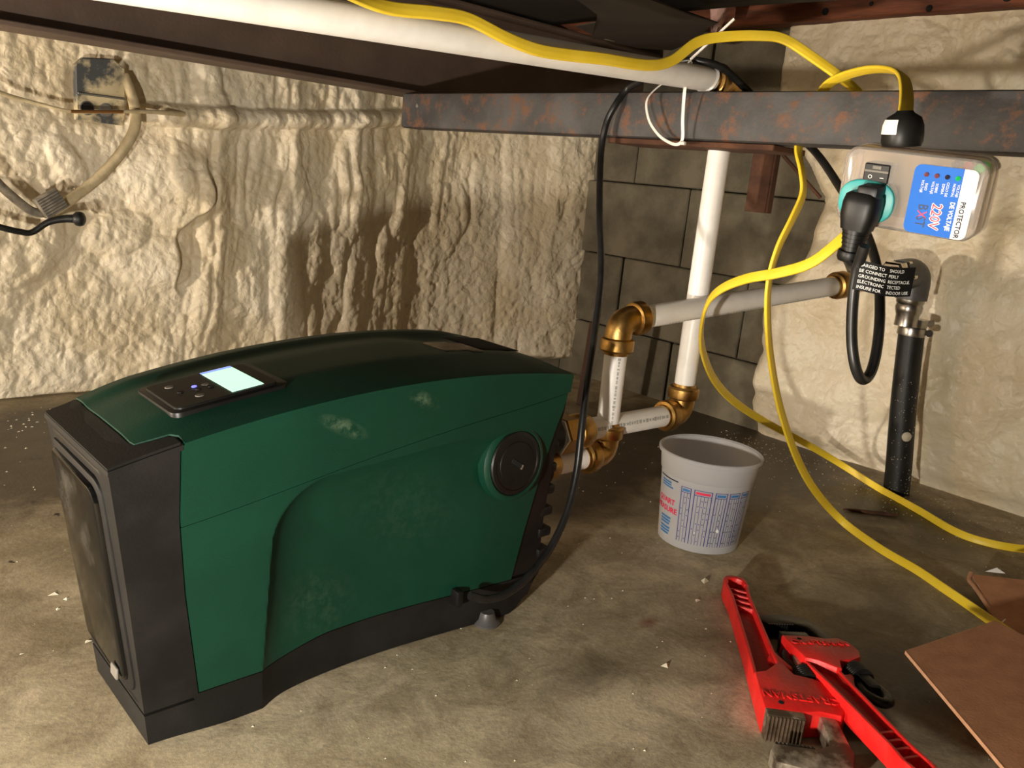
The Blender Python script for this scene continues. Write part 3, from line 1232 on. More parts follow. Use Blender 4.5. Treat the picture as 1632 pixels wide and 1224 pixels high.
def prints(parent, a, b, toward, t0, t1, width=0.0045, n=12, seed=1):
    """faint printed marking along a pipe"""
    a, b = Vector(a), Vector(b)
    d = (b - a)
    L = d.length
    d.normalize()
    s = Vector(toward)
    s = (s - d * s.dot(d)).normalized()
    t = d.cross(s)
    rr = random.Random(seed)
    g = G()
    x = t0 * L
    while x < t1 * L:
        wv = rr.uniform(0.002, 0.006)
        k = rr.uniform(0.5, 1.0)
        vs = []
        for xx in (x, x + wv):
            for q in (-1, 1):
                an = q * width * 0.5 * k / PR
                vs.append(a + d * xx + (s * math.cos(an) + t * math.sin(an)) * (PR + 0.0003))
        g.add(vs, [(0, 1, 3, 2)])
        x += wv + rr.uniform(0.0008, 0.003)
    return g.make('print', PRINT, parent, None)


def plumbing():
    Y = 0.785
    # discharge: from the upper port, elbow, riser, elbow over the channel, long run to the left
    D = thing('discharge_pipe', (1.128, Y, 0.19), 'white pipe rising from the pump and running left over the channel', 'water pipe')
    zc = 0.209
    g = G()
    g.add(*lathe_vf([(0.0275, 0), (0.0275, 0.003), (0.0250, 0.0045)], (0.838, Y, zc), (1, 0, 0), 6))
    g.make('thread_seal', TAPE, D, 30)
    g = G()
    g.add(*lathe_vf([(0.0270, 0), (0.0285, 0.002), (0.0285, 0.024), (0.0245, 0.026), (0.0215, 0.027), (0.0215, 0.036)], (0.842, Y, zc), (1, 0, 0), 6))
    g.make('hex_nut', BRASS, D, 25)
    collar(D, (0.887, Y, zc), (1, 0, 0), 0.0215, 0.0262, 0.022)
    p = pipe_part('pipe', (0.88, Y, zc), (1.115, Y, zc - 0.001), PIPE, D)
    prints(p, (0.88, Y, zc), (1.115, Y, zc), (-0.5, -1, 0.25), 0.1, 0.95, 0.006, seed=3)
    elbow(D, (1.128, Y, zc - 0.001), (-1, 0, 0), (0, 0, 1))
    pipe_part('pipe', (1.128, Y, 0.225), (1.128, Y, 0.705), PIPE, D)
    elbow(D, (1.128, Y, 0.7215), (0, 0, -1), (-1, 0, -0.035))
    a, b = (1.108, Y, 0.7208), (0.02, Y, 0.667)
    pipe_part('pipe', a, b, PIPE, D)
    # intake: lower port, elbow, short riser, elbow, sloping run to the hose
    I = thing('intake_pipe', (0.946, Y, 0.15), 'white pipe with brass elbows joining the pump to the black hose', 'water pipe')
    zi = 0.166
    g = G()
    g.add(*lathe_vf([(0.0215, 0), (0.0215, 0.016), (0.0195, 0.020), (0.0175, 0.021)], (0.820, Y, zi), (1, 0, 0), 26))
    g.make('coupling', BRASS, I, 30)
    p = pipe_part('pipe', (0.836, Y, zi), (0.935, Y, zi), PIPE, I)
    elbow(I, (0.948, Y, zi), (-1, 0, 0), (0, 0, 1))
    p = pipe_part('pipe', (0.948, Y, 0.185), (0.946, Y, 0.345), PIPE, I)
    prints(p, (0.948, Y, 0.185), (0.946, Y, 0.345), (-0.55, -1, 0), 0.12, 0.88, 0.005, seed=9)
    top = Vector((0.946, Y, 0.368))
    end = Vector((1.72, 0.690, 0.452))
    dr = (end - top).normalized()
    elbow(I, top, (0, 0, -1), dr)
    p = pipe_part('pipe', top + dr * 0.03, top + dr * 0.53, PIPE, I)
    prints(p, top + dr * 0.03, top + dr * 0.53, (-0.4, -0.8, -1.0), 0.12, 0.95, 0.004, seed=14)
    collar(I, top + dr * 0.522, -dr, 0.0195, 0.0245, 0.026)
    g = G()
    g.add(*lathe_vf([(0.0225, 0.53), (0.0225, 0.545), (0.019, 0.55), (0.019, 0.60), (0.0185, 0.64)], top, dr, 26))
    g.make('adapter', COPPER, I, 30)
    g = G()
    g.add(*lathe_vf([(0.0185, 0.64), (0.0185, 0.668), (0.020, 0.67)], top, dr, 26))
    g.make('nipple', CHROME, I, 30)

    # hose with swivel elbow and two clamps
    H = thing('rubber_hose', (1.735, 0.662, 0.0), 'thick black rubber hose standing at the foot of the right foam wall', 'hose')
    hp = [(1.742, 0.655, -0.01), (1.740, 0.660, 0.05), (1.737, 0.668, 0.12), (1.733, 0.676, 0.20), (1.729, 0.683, 0.29), (1.726, 0.687, 0.352)]
    g = G()
    g.add(*tube_vf(catmull(hp, 6), circ(0.0245, 28), hint=(1, 0, 0), scale=lambda t: 1.0 + 0.05 * (1 - t)))
    g.make('hose_body', RUBBER, H, 50)
    ec = top + dr * 0.768
    ax_d = Vector((0.004, -0.004, -0.082))
    g = G()
    pts = [ec - dr * 0.058]
    for i in range(13):
        t = i / 12
        pts.append((ec - dr * 0.028) * (1 - t) ** 2 + ec * 2 * t * (1 - t) + (ec + Vector((0, 0, -0.028))) * t * t)
    pts.append(ec + Vector((0, 0, -0.052)))
    g.add(*tube_vf([tuple(q) for q in pts], circ(0.0300, 30), hint=(0.1, 1, 0)))
    g.make('swivel_elbow', GREYEL, H, 50)
    g = G()
    g.add(*lathe_vf([(0.0270, -0.088), (0.0310, -0.084), (0.0310, -0.066), (0.0285, -0.060), (0.0315, -0.056), (0.0315, -0.046), (0.029, -0.042)], ec, dr, 6))
    g.make('union_nut', CHROME, H, 20)
    g = G()
    e2 = ec + Vector((0, 0, -0.050))
    g.add(*lathe_vf([(0.0262, 0), (0.0262, 0.008), (0.0240, 0.012), (0.0256, 0.018), (0.0245, 0.026), (0.0215, 0.034), (0.0215, 0.055)], e2, (-0.02, -0.02, -1), 28))
    g.make('barb_fitting', STEEL, H, 30)
    for (zz, tw) in ((0.352, 0.3), (0.334, 0.0)):
        g = G()
        g.add(*lathe_vf([(0.0248, -0.008), (0.0262, -0.008), (0.0266, -0.006), (0.0266, 0.006), (0.0262, 0.008), (0.0248, 0.008)], (1.7265, 0.6865, zz), (0.02, 0, 1), 34))
        cl = g.make('hose_clamp', STEEL, H, 30)
        an = math.radians(-52 + tw * 60)
        q = Vector((1.7265 + 0.030 * math.cos(an), 0.6865 + 0.030 * math.sin(an), zz))
        g = G()
        g.add(*lathe_vf([(0.0055, -0.011), (0.0055, 0.008), (0.0072, 0.009), (0.0072, 0.013)], q, (math.sin(an), -math.cos(an), 0.1), 10))
        g.make('clamp_screw', STEEL, cl, 30)
    rr = random.Random(4)
    g = G()
    for i in range(160):
        z = rr.random() ** 1.6 * 0.24
        an = rr.uniform(math.pi * 0.85, math.pi * 1.75)
        cxx, cyy = np.interp(z, [0, 0.35], [1.742, 1.726]), np.interp(z, [0, 0.35], [0.655, 0.687])
        s = rr.uniform(0.0006, 0.0014)
        r0 = 0.0252 + 0.0006 * (1 - z / 0.3)
        q = Vector((cxx + r0 * math.cos(an), cyy + r0 * math.sin(an), z))
        g.add([q + Vector((s, 0, 0)), q + Vector((-s, 0, 0)), q + Vector((0, 0, s)), q + Vector((0, 0, -s)), q + Vector((0, -s, 0))], [(0, 2, 4), (2, 1, 4), (1, 3, 4), (3, 0, 4)])
    o = g.make('foam_speckle', SPECK, H, None)
    o['kind'] = 'stuff'
    g = G()
    g.add(*lathe_vf([(0.010, 0), (0.009, 0.002), (0.0, 0.004)], (1.7195, 0.6500, 0.125), (-0.7, -0.7, 0.1), 12))
    g.make('foam_drop', SPECK, H, 60)


plumbing()

# ------------------------------------------------------------------ cords
CORD_A = [(0.3994, 0.7221, 0.7087), (0.4562, 0.7524, 0.7063), (0.5054, 0.7621, 0.7048), (0.5657, 0.7640, 0.7115), (0.6092, 0.7650, 0.7135), (0.6617, 0.7610, 0.7032), (0.7081, 0.7600, 0.6988), (0.7568, 0.7590, 0.701), (0.8129, 0.7542, 0.7053), (0.8929, 0.7509, 0.7101), (0.9424, 0.7509, 0.7232), (0.9863, 0.7476, 0.753), (1.0207, 0.7333, 0.7654), (1.0585, 0.6996, 0.7719), (1.0831, 0.6757, 0.7703), (1.1023, 0.6353, 0.7464), (1.1151, 0.6017, 0.7245), (1.1295, 0.5828, 0.7088), (1.1475, 0.5561, 0.68), (1.1485, 0.5265, 0.6369), (1.0835, 0.4978, 0.5786), (1.0145, 0.4933, 0.5391), (0.9926, 0.5051, 0.5123), (0.9869, 0.5303, 0.4867), (0.9937, 0.5745, 0.4686), (0.9987, 0.6217, 0.4541), (1.0073, 0.6635, 0.4339), (1.0254, 0.6946, 0.4088), (1.0578, 0.7211, 0.3677), (1.1061, 0.7449, 0.3212), (1.1995, 0.7775, 0.2597), (1.3156, 0.8041, 0.2020), (1.4471, 0.8168, 0.1468), (1.6023, 0.8048, 0.0840), (1.7050, 0.7645, 0.0320), (1.7081, 0.6796, 0.0075), (1.6627, 0.5821, 0.006), (1.6122, 0.4923, 0.006), (1.6103, 0.4374, 0.006), (1.6446, 0.3845, 0.006), (1.7287, 0.3203, 0.006)]
CORD_B = [(0.8275, 0.3763, 0.6342), (0.8629, 0.3923, 0.6553), (0.9171, 0.4201, 0.6802), (0.9676, 0.4505, 0.7023), (1.021, 0.4901, 0.7176), (1.0629, 0.5382, 0.7256), (1.0986, 0.5889, 0.7242), (1.1104, 0.617, 0.7144), (1.115, 0.6333, 0.6915), (1.1005, 0.6355, 0.6569), (1.0739, 0.622, 0.626), (1.0562, 0.6009, 0.5972), (1.0448, 0.5881, 0.5692), (1.0222, 0.5843, 0.5363), (1.0057, 0.5875, 0.4992), (1.0027, 0.5908, 0.4579), (1.0148, 0.5922, 0.4116), (1.0575, 0.6010, 0.3466), (1.1328, 0.6146, 0.2618), (1.2344, 0.6287, 0.1678), (1.3338, 0.6354, 0.0885), (1.4300, 0.6212, 0.0170), (1.3977, 0.5348, 0.006), (1.367, 0.4583, 0.006), (1.3395, 0.4081, 0.006), (1.3141, 0.3617, 0.006), (1.2884, 0.318, 0.006), (1.2572, 0.2595, 0.006)]
CORD_K = [(0.6277, 0.7, 0.0591), (0.6507, 0.694, 0.0502), (0.6812, 0.69, 0.052), (0.719, 0.69, 0.0678), (0.7646, 0.7, 0.0938), (0.798, 0.71, 0.1346), (0.8179, 0.72, 0.1812), (0.8287, 0.73, 0.2388), (0.8457, 0.745, 0.2935), (0.8746, 0.768, 0.3646), (0.9145, 0.805, 0.4374), (0.9527, 0.855, 0.5151), (1.02, 0.9267, 0.5985), (1.03, 0.933, 0.6466), (1.035, 0.9229, 0.6773), (1.05, 0.9147, 0.7043), (1.040, 0.8752, 0.7164), (1.045, 0.8435, 0.7330), (1.0450, 0.8057, 0.7410), (1.055, 0.7833, 0.7405), (1.0782, 0.7657, 0.7345), (1.1237, 0.7437, 0.707), (1.1443, 0.6972, 0.6688), (1.1086, 0.6186, 0.6293), (1.0326, 0.533, 0.582), (0.9605, 0.4595, 0.5393), (0.8981, 0.4062, 0.5001), (0.8668, 0.3806, 0.4618), (0.8416, 0.3646, 0.4273), (0.8199, 0.3561, 0.4039), (0.8031, 0.3556, 0.3972), (0.7895, 0.3586, 0.4101), (0.7845, 0.3652, 0.4367), (0.7788, 0.3684, 0.4726), (0.7747, 0.368, 0.5022), (0.7671, 0.3616, 0.5249)]


def flat_section(wd=0.0140, th=0.0060):
    """flat three-conductor jacket: three rounded lobes side by side"""
    out = []
    n = 22
    for i in range(n):
        a = 2 * math.pi * i / n
        x = wd / 2 * math.copysign(abs(math.cos(a)) ** 0.75, math.cos(a))
        y = th / 2 * math.copysign(abs(math.sin(a)) ** 0.55, math.sin(a))
        y *= 0.90 + 0.10 * math.cos(x / (wd / 2) * math.pi * 2)
        out.append((x, y))
    return out


# box that everything plugs into: frame of the tilted housing
BOX_C = Vector((0.8330, 0.3545, 0.5795))
BOX_M = Matrix(((0.1182, -0.1766, -0.9772), (-0.9912, -0.0804, -0.1053), (-0.0599, 0.981, -0.1846))).to_4x4()
BOX_M.translation = BOX_C


def cords():
    T = thing('yellow_cord', (1.66, 0.58, 0.0), 'flat yellow cord lying along the pipe, looping down beside the riser to the right wall', 'power cord', 'flat yellow extension cords')
    g = G()
    g.add(*tube_vf(catmull(CORD_A, 7), flat_section(), hint=(0, 0.6, 0.8), twist=lambda t: 0.5 * math.sin(t * 9) + (0.0 if t < 0.5 else 0.6)))
    g.make('jacket', YELLOW, T, 40)
    T = thing('yellow_cord', (1.39, 0.53, 0.0), 'flat yellow cord from the clear box, dropping to the floor and under the cardboard', 'power cord', 'flat yellow extension cords')
    g = G()
    g.add(*tube_vf(catmull(CORD_B, 7), flat_section(), hint=(0.6, -0.8, 0), twist=lambda t: 0.4 * math.sin(t * 8)))
    g.make('jacket', YELLOW, T, 40)
    # its black plug on top of the box
    up = (BOX_M.to_3x3() @ Vector((-0.10, 1.0, -0.05))).normalized()
    base = BOX_M @ Vector((-0.022, 0.0375, -0.004))
    g = G()
    g.add(*lathe_vf([(0.0170, 0), (0.0185, 0.004), (0.0185, 0.012), (0.0178, 0.019), (0.0150, 0.026), (0.0085, 0.030), (0.0070, 0.032)], base, up, 30))
    pl = g.make('plug', BLACKP, T, 40)
    F = frame_to(up)
    camdir = (Vector((0, 0, 0.555)) - base).normalized()
    g = G()
    vs = []
    q = F.inverted() @ camdir
    a0 = math.atan2(q.y, q.x)
    for hh, rr in ((0.011, 0.0189), (0.019, 0.0183), (0.024, 0.0166)):
        for i in range(9):
            an = a0 - math.radians(95) + math.radians(78) * i / 8
            vs.append(base + F @ Vector((rr * math.cos(an), rr * math.sin(an), hh)))
    g.add(vs, [(j * 9 + i, j * 9 + i + 1, (j + 1) * 9 + i + 1, (j + 1) * 9 + i) for j in range(2) for i in range(8)])
    g.make('white_label', STKW, pl, 60)

    # black pump cord with plug and warning tag
    T = thing('pump_power_cord', (0.70, 0.69, 0.05), 'black cord from the pump base up over the channel to the clear box', 'power cord')
    g = G()
    g.add(*tube_vf(catmull(CORD_K, 7), circ(0.0052, 14), hint=(0, -1, 0)))
    g.make('jacket', CORDK, T, 60)
    # plug: moulded body that turns down out of the teal outlet
    Mb = BOX_M
    dn = Vector((-0.05, -1.0, 0.04)).normalized()
    c0 = Vector((-0.033, -0.006, 0.036))
    body = []
    g = G()
    ax = (Mb.to_3x3() @ dn)
    outv = (Mb.to_3x3() @ Vector((0, 0, 1)))
    outv = (outv - ax * outv.dot(ax)).normalized()
    pts, scl = [], []
    prof = [(-0.004, 0.0120, 0.010), (-0.001, 0.0160, 0.0130), (0.006, 0.0172, 0.0145), (0.018, 0.0170, 0.0145), (0.026, 0.0150, 0.0138), (0.031, 0.0140, 0.0132)]
    ring = []
    vs, fs = [], []
    side = ax.cross(outv)
    n = 28
    o0 = Mb @ c0
    for (h, rx, ry) in prof:
        for i in range(n):
            a = 2 * math.pi * i / n
            x = rx * math.copysign(abs(math.cos(a)) ** 0.6, math.cos(a))
            y = ry * math.copysign(abs(math.sin(a)) ** 0.6, math.sin(a))
            vs.append(o0 + ax * h + side * x + outv * y)
    k = len(prof)
    for j in range(k - 1):
        for i in range(n):
            fs.append((j * n + i, j * n + (i + 1) % n, (j + 1) * n + (i + 1) % n, (j + 1) * n + i))
    fs += [tuple(range(n))[::-1], tuple((k - 1) * n + i for i in range(n))]
    g.add(vs, fs)
    g.add(*box_vf((c0.x + 0.004, c0.y + 0.003, c0.z - 0.006), (0.020, 0.016, 0.030), 0.003, 2, Mb))
    pl = g.make('plug', BLACKP, T, 40)
    prof = []
    for i in range(5):                                     # ribbed strain relief
        h = 0.031 + i * 0.0042
        r = 0.0130 - 0.0008 * i
        prof += [(r, h), (r, h + 0.0027), (r - 0.0014, h + 0.0030), (r - 0.0014, h + 0.0042)]
    prof += [(0.0118, 0.0525), (0.0122, 0.0540), (0.0122, 0.0590), (0.0108, 0.0620), (0.0060, 0.0625)]
    g = G()
    g.add(*lathe_vf(prof, o0, ax, 26))
    g.make('strain_relief', BLACKP, pl, 30)
    end = o0 + ax * 0.062
    nxt = Vector(CORD_K[-2])
    g = G()
    g.add(*tube_vf([tuple(end - ax * 0.01), tuple(end), tuple((end + nxt) / 2 + ax * 0.003), tuple(nxt)], circ(0.0054, 12), hint=tuple(side)))
    g.make('cord_neck', CORDK, pl, 60)
    # black warning tag wrapped on the cord and sticking out to the right
    C = Vector((0, 0, 0.555))
    camr = Vector((R[0][0], R[1][0], R[2][0]))
    camu = Vector((-R[0][1], -R[1][1], -R[2][1]))
    tp = Vector((0.7755, 0.3650, 0.4985))
    ex = (camr * 0.985 - camu * 0.12).normalized()
    ez = (C - tp).normalized()
    ez = (ez - ex * ez.dot(ex)).normalized()
    ey = ez.cross(ex)
    Mt = Matrix((ex, ey, ez)).transposed().to_4x4()
    Mt.translation = tp

    def bend(x, y, d=0.0):
        return Mt @ Vector((x, y - 0.004 * math.sin(min(1, max(0, x / 0.05)) * math.pi) * 0.6, 0.006 + 0.004 * math.sin(x * 90) + d))
    vs, fs = [], []
    nx = 20
    for lay in (0, -0.0006):
        for j in (0, 1):
            for i in range(nx + 1):
                vs.append(bend(lerp(-0.006, 0.049, i / nx), lerp(-0.0145, 0.0125, j), lay))
    m = nx + 1
    for i in range(nx):
        fs += [(i, i + 1, m + i + 1, m + i), (2 * m + i, 3 * m + i, 3 * m + i + 1, 2 * m + i + 1),
               (i, 2 * m + i, 2 * m + i + 1, i + 1), (m + i, m + i + 1, 3 * m + i + 1, 3 * m + i)]
    tagp = obj('warning_tag', vs, fs, BLACKP, T, 40)
    tagp['label'] = 'black warning tag with white capitals'
    g = G()
    rows = (('BARGED TO', 'SHOULD'), ('BE CONNECT', 'PERLY'), ('GROUNDING', 'RECEPTACLE.'), ('ELECTRONIC', 'TECTED'), ('INSURE FOR', 'INDOOR USE.'))
    for i, (a, b) in enumerate(rows):
        y = 0.0085 - 0.0050 * i
        for s, x in ((a, -0.0035), (b, 0.0225)):
            v, f = text_vf(s, 0.0042, Matrix.Identity(4), 'LEFT', 'CENTER', 0, 0.92)
            g.add([bend(x + q.x, y + q.y, 0.0004) for q in v], f)
    g.make('lettering', WHITEP, tagp, None)


cords()


# ------------------------------------------------------------------ clear voltage protector
def protector():
    t = thing('voltage_protector', tuple(BOX_C), 'clear plastic voltage protector box with blue sticker and teal outlet', 'plug adapter')
    M = BOX_M
    hx, hy = 0.0640, 0.0365

    def shell(x0, x1, y0, y1, r, z0, z1):
        return prism_vf(rrect(x0, x1, y0, y1, r, 6), z0, z1, M, 0.004, 3)
    # hollow housing: outer skin and inner skin in one mesh
    g = G()
    g.add(*shell(-hx, hx, -hy, hy, 0.013, -0.022, 0.022))
    v, f = prism_vf(rrect(-hx + 0.002, hx - 0.002, -hy + 0.002, hy - 0.002, 0.011, 6), -0.0198, 0.0198, M, 0.003, 2)
    g.add(v, [q[::-1] for q in f])
    me = bpy.data.meshes.new('housing')
    me.from_pydata([tuple(Vector(q) - BOX_C) for q in g.v], [], g.f)
    link('housing', me, CLEAR, t, 40)
    g = G()
    g.add(*prism_vf(rrect(-hx - 0.0006, hx + 0.0006, -hy - 0.0006, hy + 0.0006, 0.0135, 6), -0.0062, -0.0050, M))
    g.make('seam_rim', CLEAR, t, 40)
    # innards
    g = G()
    g.add(*box_vf((0.0, 0.0, -0.014), (0.116, 0.062, 0.0016), 0, 1, M))
    pc = g.make('circuit_board', PCB, t, None)
    g = G()
    g.add(*box_vf((0.012, -0.018, -0.004), (0.018, 0.026, 0.018), 0.001, 1, M))
    g.make('relay', BLACKP, pc, 40)
    for (x, y) in ((0.030, 0.027), (0.040, 0.027), (0.05, 0.026)):
        g = G()
        g.add(*lathe_vf([(0.004, 0), (0.004, 0.012), (0.0, 0.0125)], M @ Vector((x, y, -0.013)), M.to_3x3() @ Vector((0, 0, 1)), 12))
        g.make('capacitor', NAVY if x < 0.035 else REDP if x < 0.045 else LEDG, pc, 40)
    # rocker switch
    g = G()
    g.add(*box_vf((-0.031, 0.0140, 0.0135), (0.024, 0.018, 0.019), 0.0012, 1, M))
    sw = g.make('rocker_switch', BLACKP, t, 35)
    g = G()
    g.add(*box_vf((-0.031, 0.0160, 0.0232), (0.022, 0.0018, 0.001), 0, 1, M))
    g.add(*box_vf((-0.031, 0.0195, 0.0232), (0.008, 0.0030, 0.001), 0, 1, M))
    g.make('switch_edge', GREYMARK, sw, None)
    g = G()
    Mr = M @ Matrix.Translation((-0.036, 0.0105, 0.0236)) @ Matrix.Rotation(math.radians(0), 4, 'Z')
    g.add(*text_vf('O', 0.0052, Mr))
    Mr = M @ Matrix.Translation((-0.025, 0.0105, 0.0236)) @ Matrix.Rotation(math.radians(90), 4, 'Z')
    g.add(*text_vf('I', 0.0052, Mr))
    g.make('switch_marking', WHITEP, sw, None)
    # teal outlet disc
    poly = []
    for i in range(40):
        a = 2 * math.pi * i / 40
        poly.append((-0.0360 + 0.0265 * math.copysign(abs(math.cos(a)) ** 0.8, math.cos(a)), -0.0130 + 0.0205 * math.copysign(abs(math.sin(a)) ** 0.8, math.sin(a))))
    g = G()
    g.add(*prism_vf(poly, 0.010, 0.0242, M, 0.002, 2))
    g.make('outlet_disc', TEAL, t, 40)
    # sticker
    x0, x1, y0, y1 = 0.0025, 0.0570, -0.0345, 0.0275
    rr = rrect(x0, x1, y0, y1, 0.006, 5)
    ysplit = x1 - 0.0125
    blue = [(min(p[0], ysplit), p[1]) for p in rr]
    white = [(max(p[0], ysplit), p[1]) for p in rr]
    g = G()
    g.add(*prism_vf([p for i, p in enumerate(blue) if i == 0 or p != blue[i - 1]], 0.0222, 0.0226, M))
    st = g.make('sticker', STKB, t, None)
    g = G()
    g.add(*prism_vf([p for i, p in enumerate(white) if i == 0 or p != white[i - 1]], 0.0222, 0.0226, M))
    g.make('sticker_band', STKW, st, None)

    def lab(name, s, x, y, size, m, wd=1.0, bold=0.0):
        g = G()
        for k in ((0, 0),) if not bold else ((-bold, 0), (bold, 0), (0, bold), (0, -bold)):
            Mr = M @ Matrix.Translation((x + k[0], y + k[1], 0.0230)) @ Matrix.Rotation(math.radians(-90), 4, 'Z')
            g.add(*text_vf(s, size, Mr, 'CENTER', 'CENTER', 0, wd))
        return g.make(name, m, st, None)
    lab('lettering', 'PROTECTOR', 0.0490, -0.0170, 0.0060, NAVY, 0.95, 0.0002)
    lab('lettering', 'DE VOLTAJE', 0.0405, -0.0150, 0.0056, WHITEP, 0.85, 0.0002)
    lab('lettering', '220V', 0.0280, -0.0170, 0.0125, STKW, 0.90, 0.0007)
    g = G()
    Mr = M @ Matrix.Translation((0.0280, -0.0170, 0.0234)) @ Matrix.Rotation(math.radians(-90), 4, 'Z')
    g.add(*text_vf('220V', 0.0125, Mr, 'CENTER', 'CENTER', 0, 0.90))
    g.make('lettering', REDP, st, None)
    lab('lettering', 'B  ST', 0.0160, -0.0180, 0.0120, NAVY, 0.80)
    lab('lettering', 'X', 0.0160, -0.0168, 0.0120, REDP, 0.85)
    for i, (a, b) in enumerate((('VOLTAJE', 'NORMAL'), ('CICLO DE', 'ESPERA'), ('SOBRE', 'VOLTAJE'), ('BAJO', 'VOLTAJE'))):
        x = 0.0405 - 0.0090 * i
        lab('lettering', a, x + 0.0018, 0.0082, 0.0032, WHITEP, 0.9)
        lab('lettering', b, x - 0.0018, 0.0082, 0.0032, WHITEP, 0.9)
        g = G()
        g.add(*lathe_vf([(0.0021, 0), (0.0021, 0.0012), (0, 0.0022)], M @ Vector((x, 0.0190, 0.0224)), M.to_3x3() @ Vector((0, 0, 1)), 14))
        g.make('indicator_light', (LEDG, LEDK, LEDR, LEDR)[i], t, 40)


protector()


# ------------------------------------------------------------------ zip ties
def zip_ties():
    t = thing('zip_tie', (1.045, 0.80, 0.63), 'loose white zip tie looped around the pipe and the channel', 'zip tie')
    loop = [(1.026, 0.783, 0.7350), (1.018, 0.781, 0.7000), (1.026, 0.784, 0.660), (1.032, 0.784, 0.632), (1.030, 0.790, 0.6235), (1.030, 0.806, 0.6260), (1.027, 0.825, 0.6360), (1.022, 0.842, 0.6560),
            (1.025, 0.853, 0.6830), (1.040, 0.850, 0.7030), (1.048, 0.835, 0.7160), (1.045, 0.810, 0.7310), (1.038, 0.796, 0.7380)]
    sect = [(0.0004, 0.0022), (-0.0004, 0.0022), (-0.0004, -0.0022), (0.0004, -0.0022)]
    pts = catmull(loop + [loop[0]], 7)[:-1]
    g = G()
    g.add(*tube_vf(pts, sect, hint=(0, 0, 1), closed=True))
    g.make('strap', NYLON, t, 50)
    g = G()
    g.add(*box_vf((1.031, 0.781, 0.6255), (0.006, 0.008, 0.005), 0.001, 1))
    g.make('head', NYLON, t, 40)
    t = thing('zip_tie', (1.085, 0.785, 0.70), 'white zip tie cinched on the pipe with its tail pointing up', 'zip tie')
    cc = Vector((1.072, 0.785, 0.7190))
    pts = []
    for i in range(24):
        a = 2 * math.pi * i / 24
        pts.append((cc.x + 0.006 * math.sin(a), cc.y + 0.0176 * math.cos(a), cc.z + 0.0176 * math.sin(a)))
    g = G()
    g.add(*tube_vf(pts, sect, hint=(0, 0.5, 1), closed=True))
    g.make('strap', NYLON, t, 50)
    g = G()
    g.add(*tube_vf([(1.058, 0.772, 0.7345), (1.0209, 0.7806, 0.7379), (1.0264, 0.7215, 0.7888)][1:], [(0.0008, 0.0016), (-0.0008, 0.0016), (-0.0008, -0.0016), (0.0008, -0.0016)], hint=(1, 0, 0)))
    g.make('tail', NYLON, t, 50)


zip_ties()


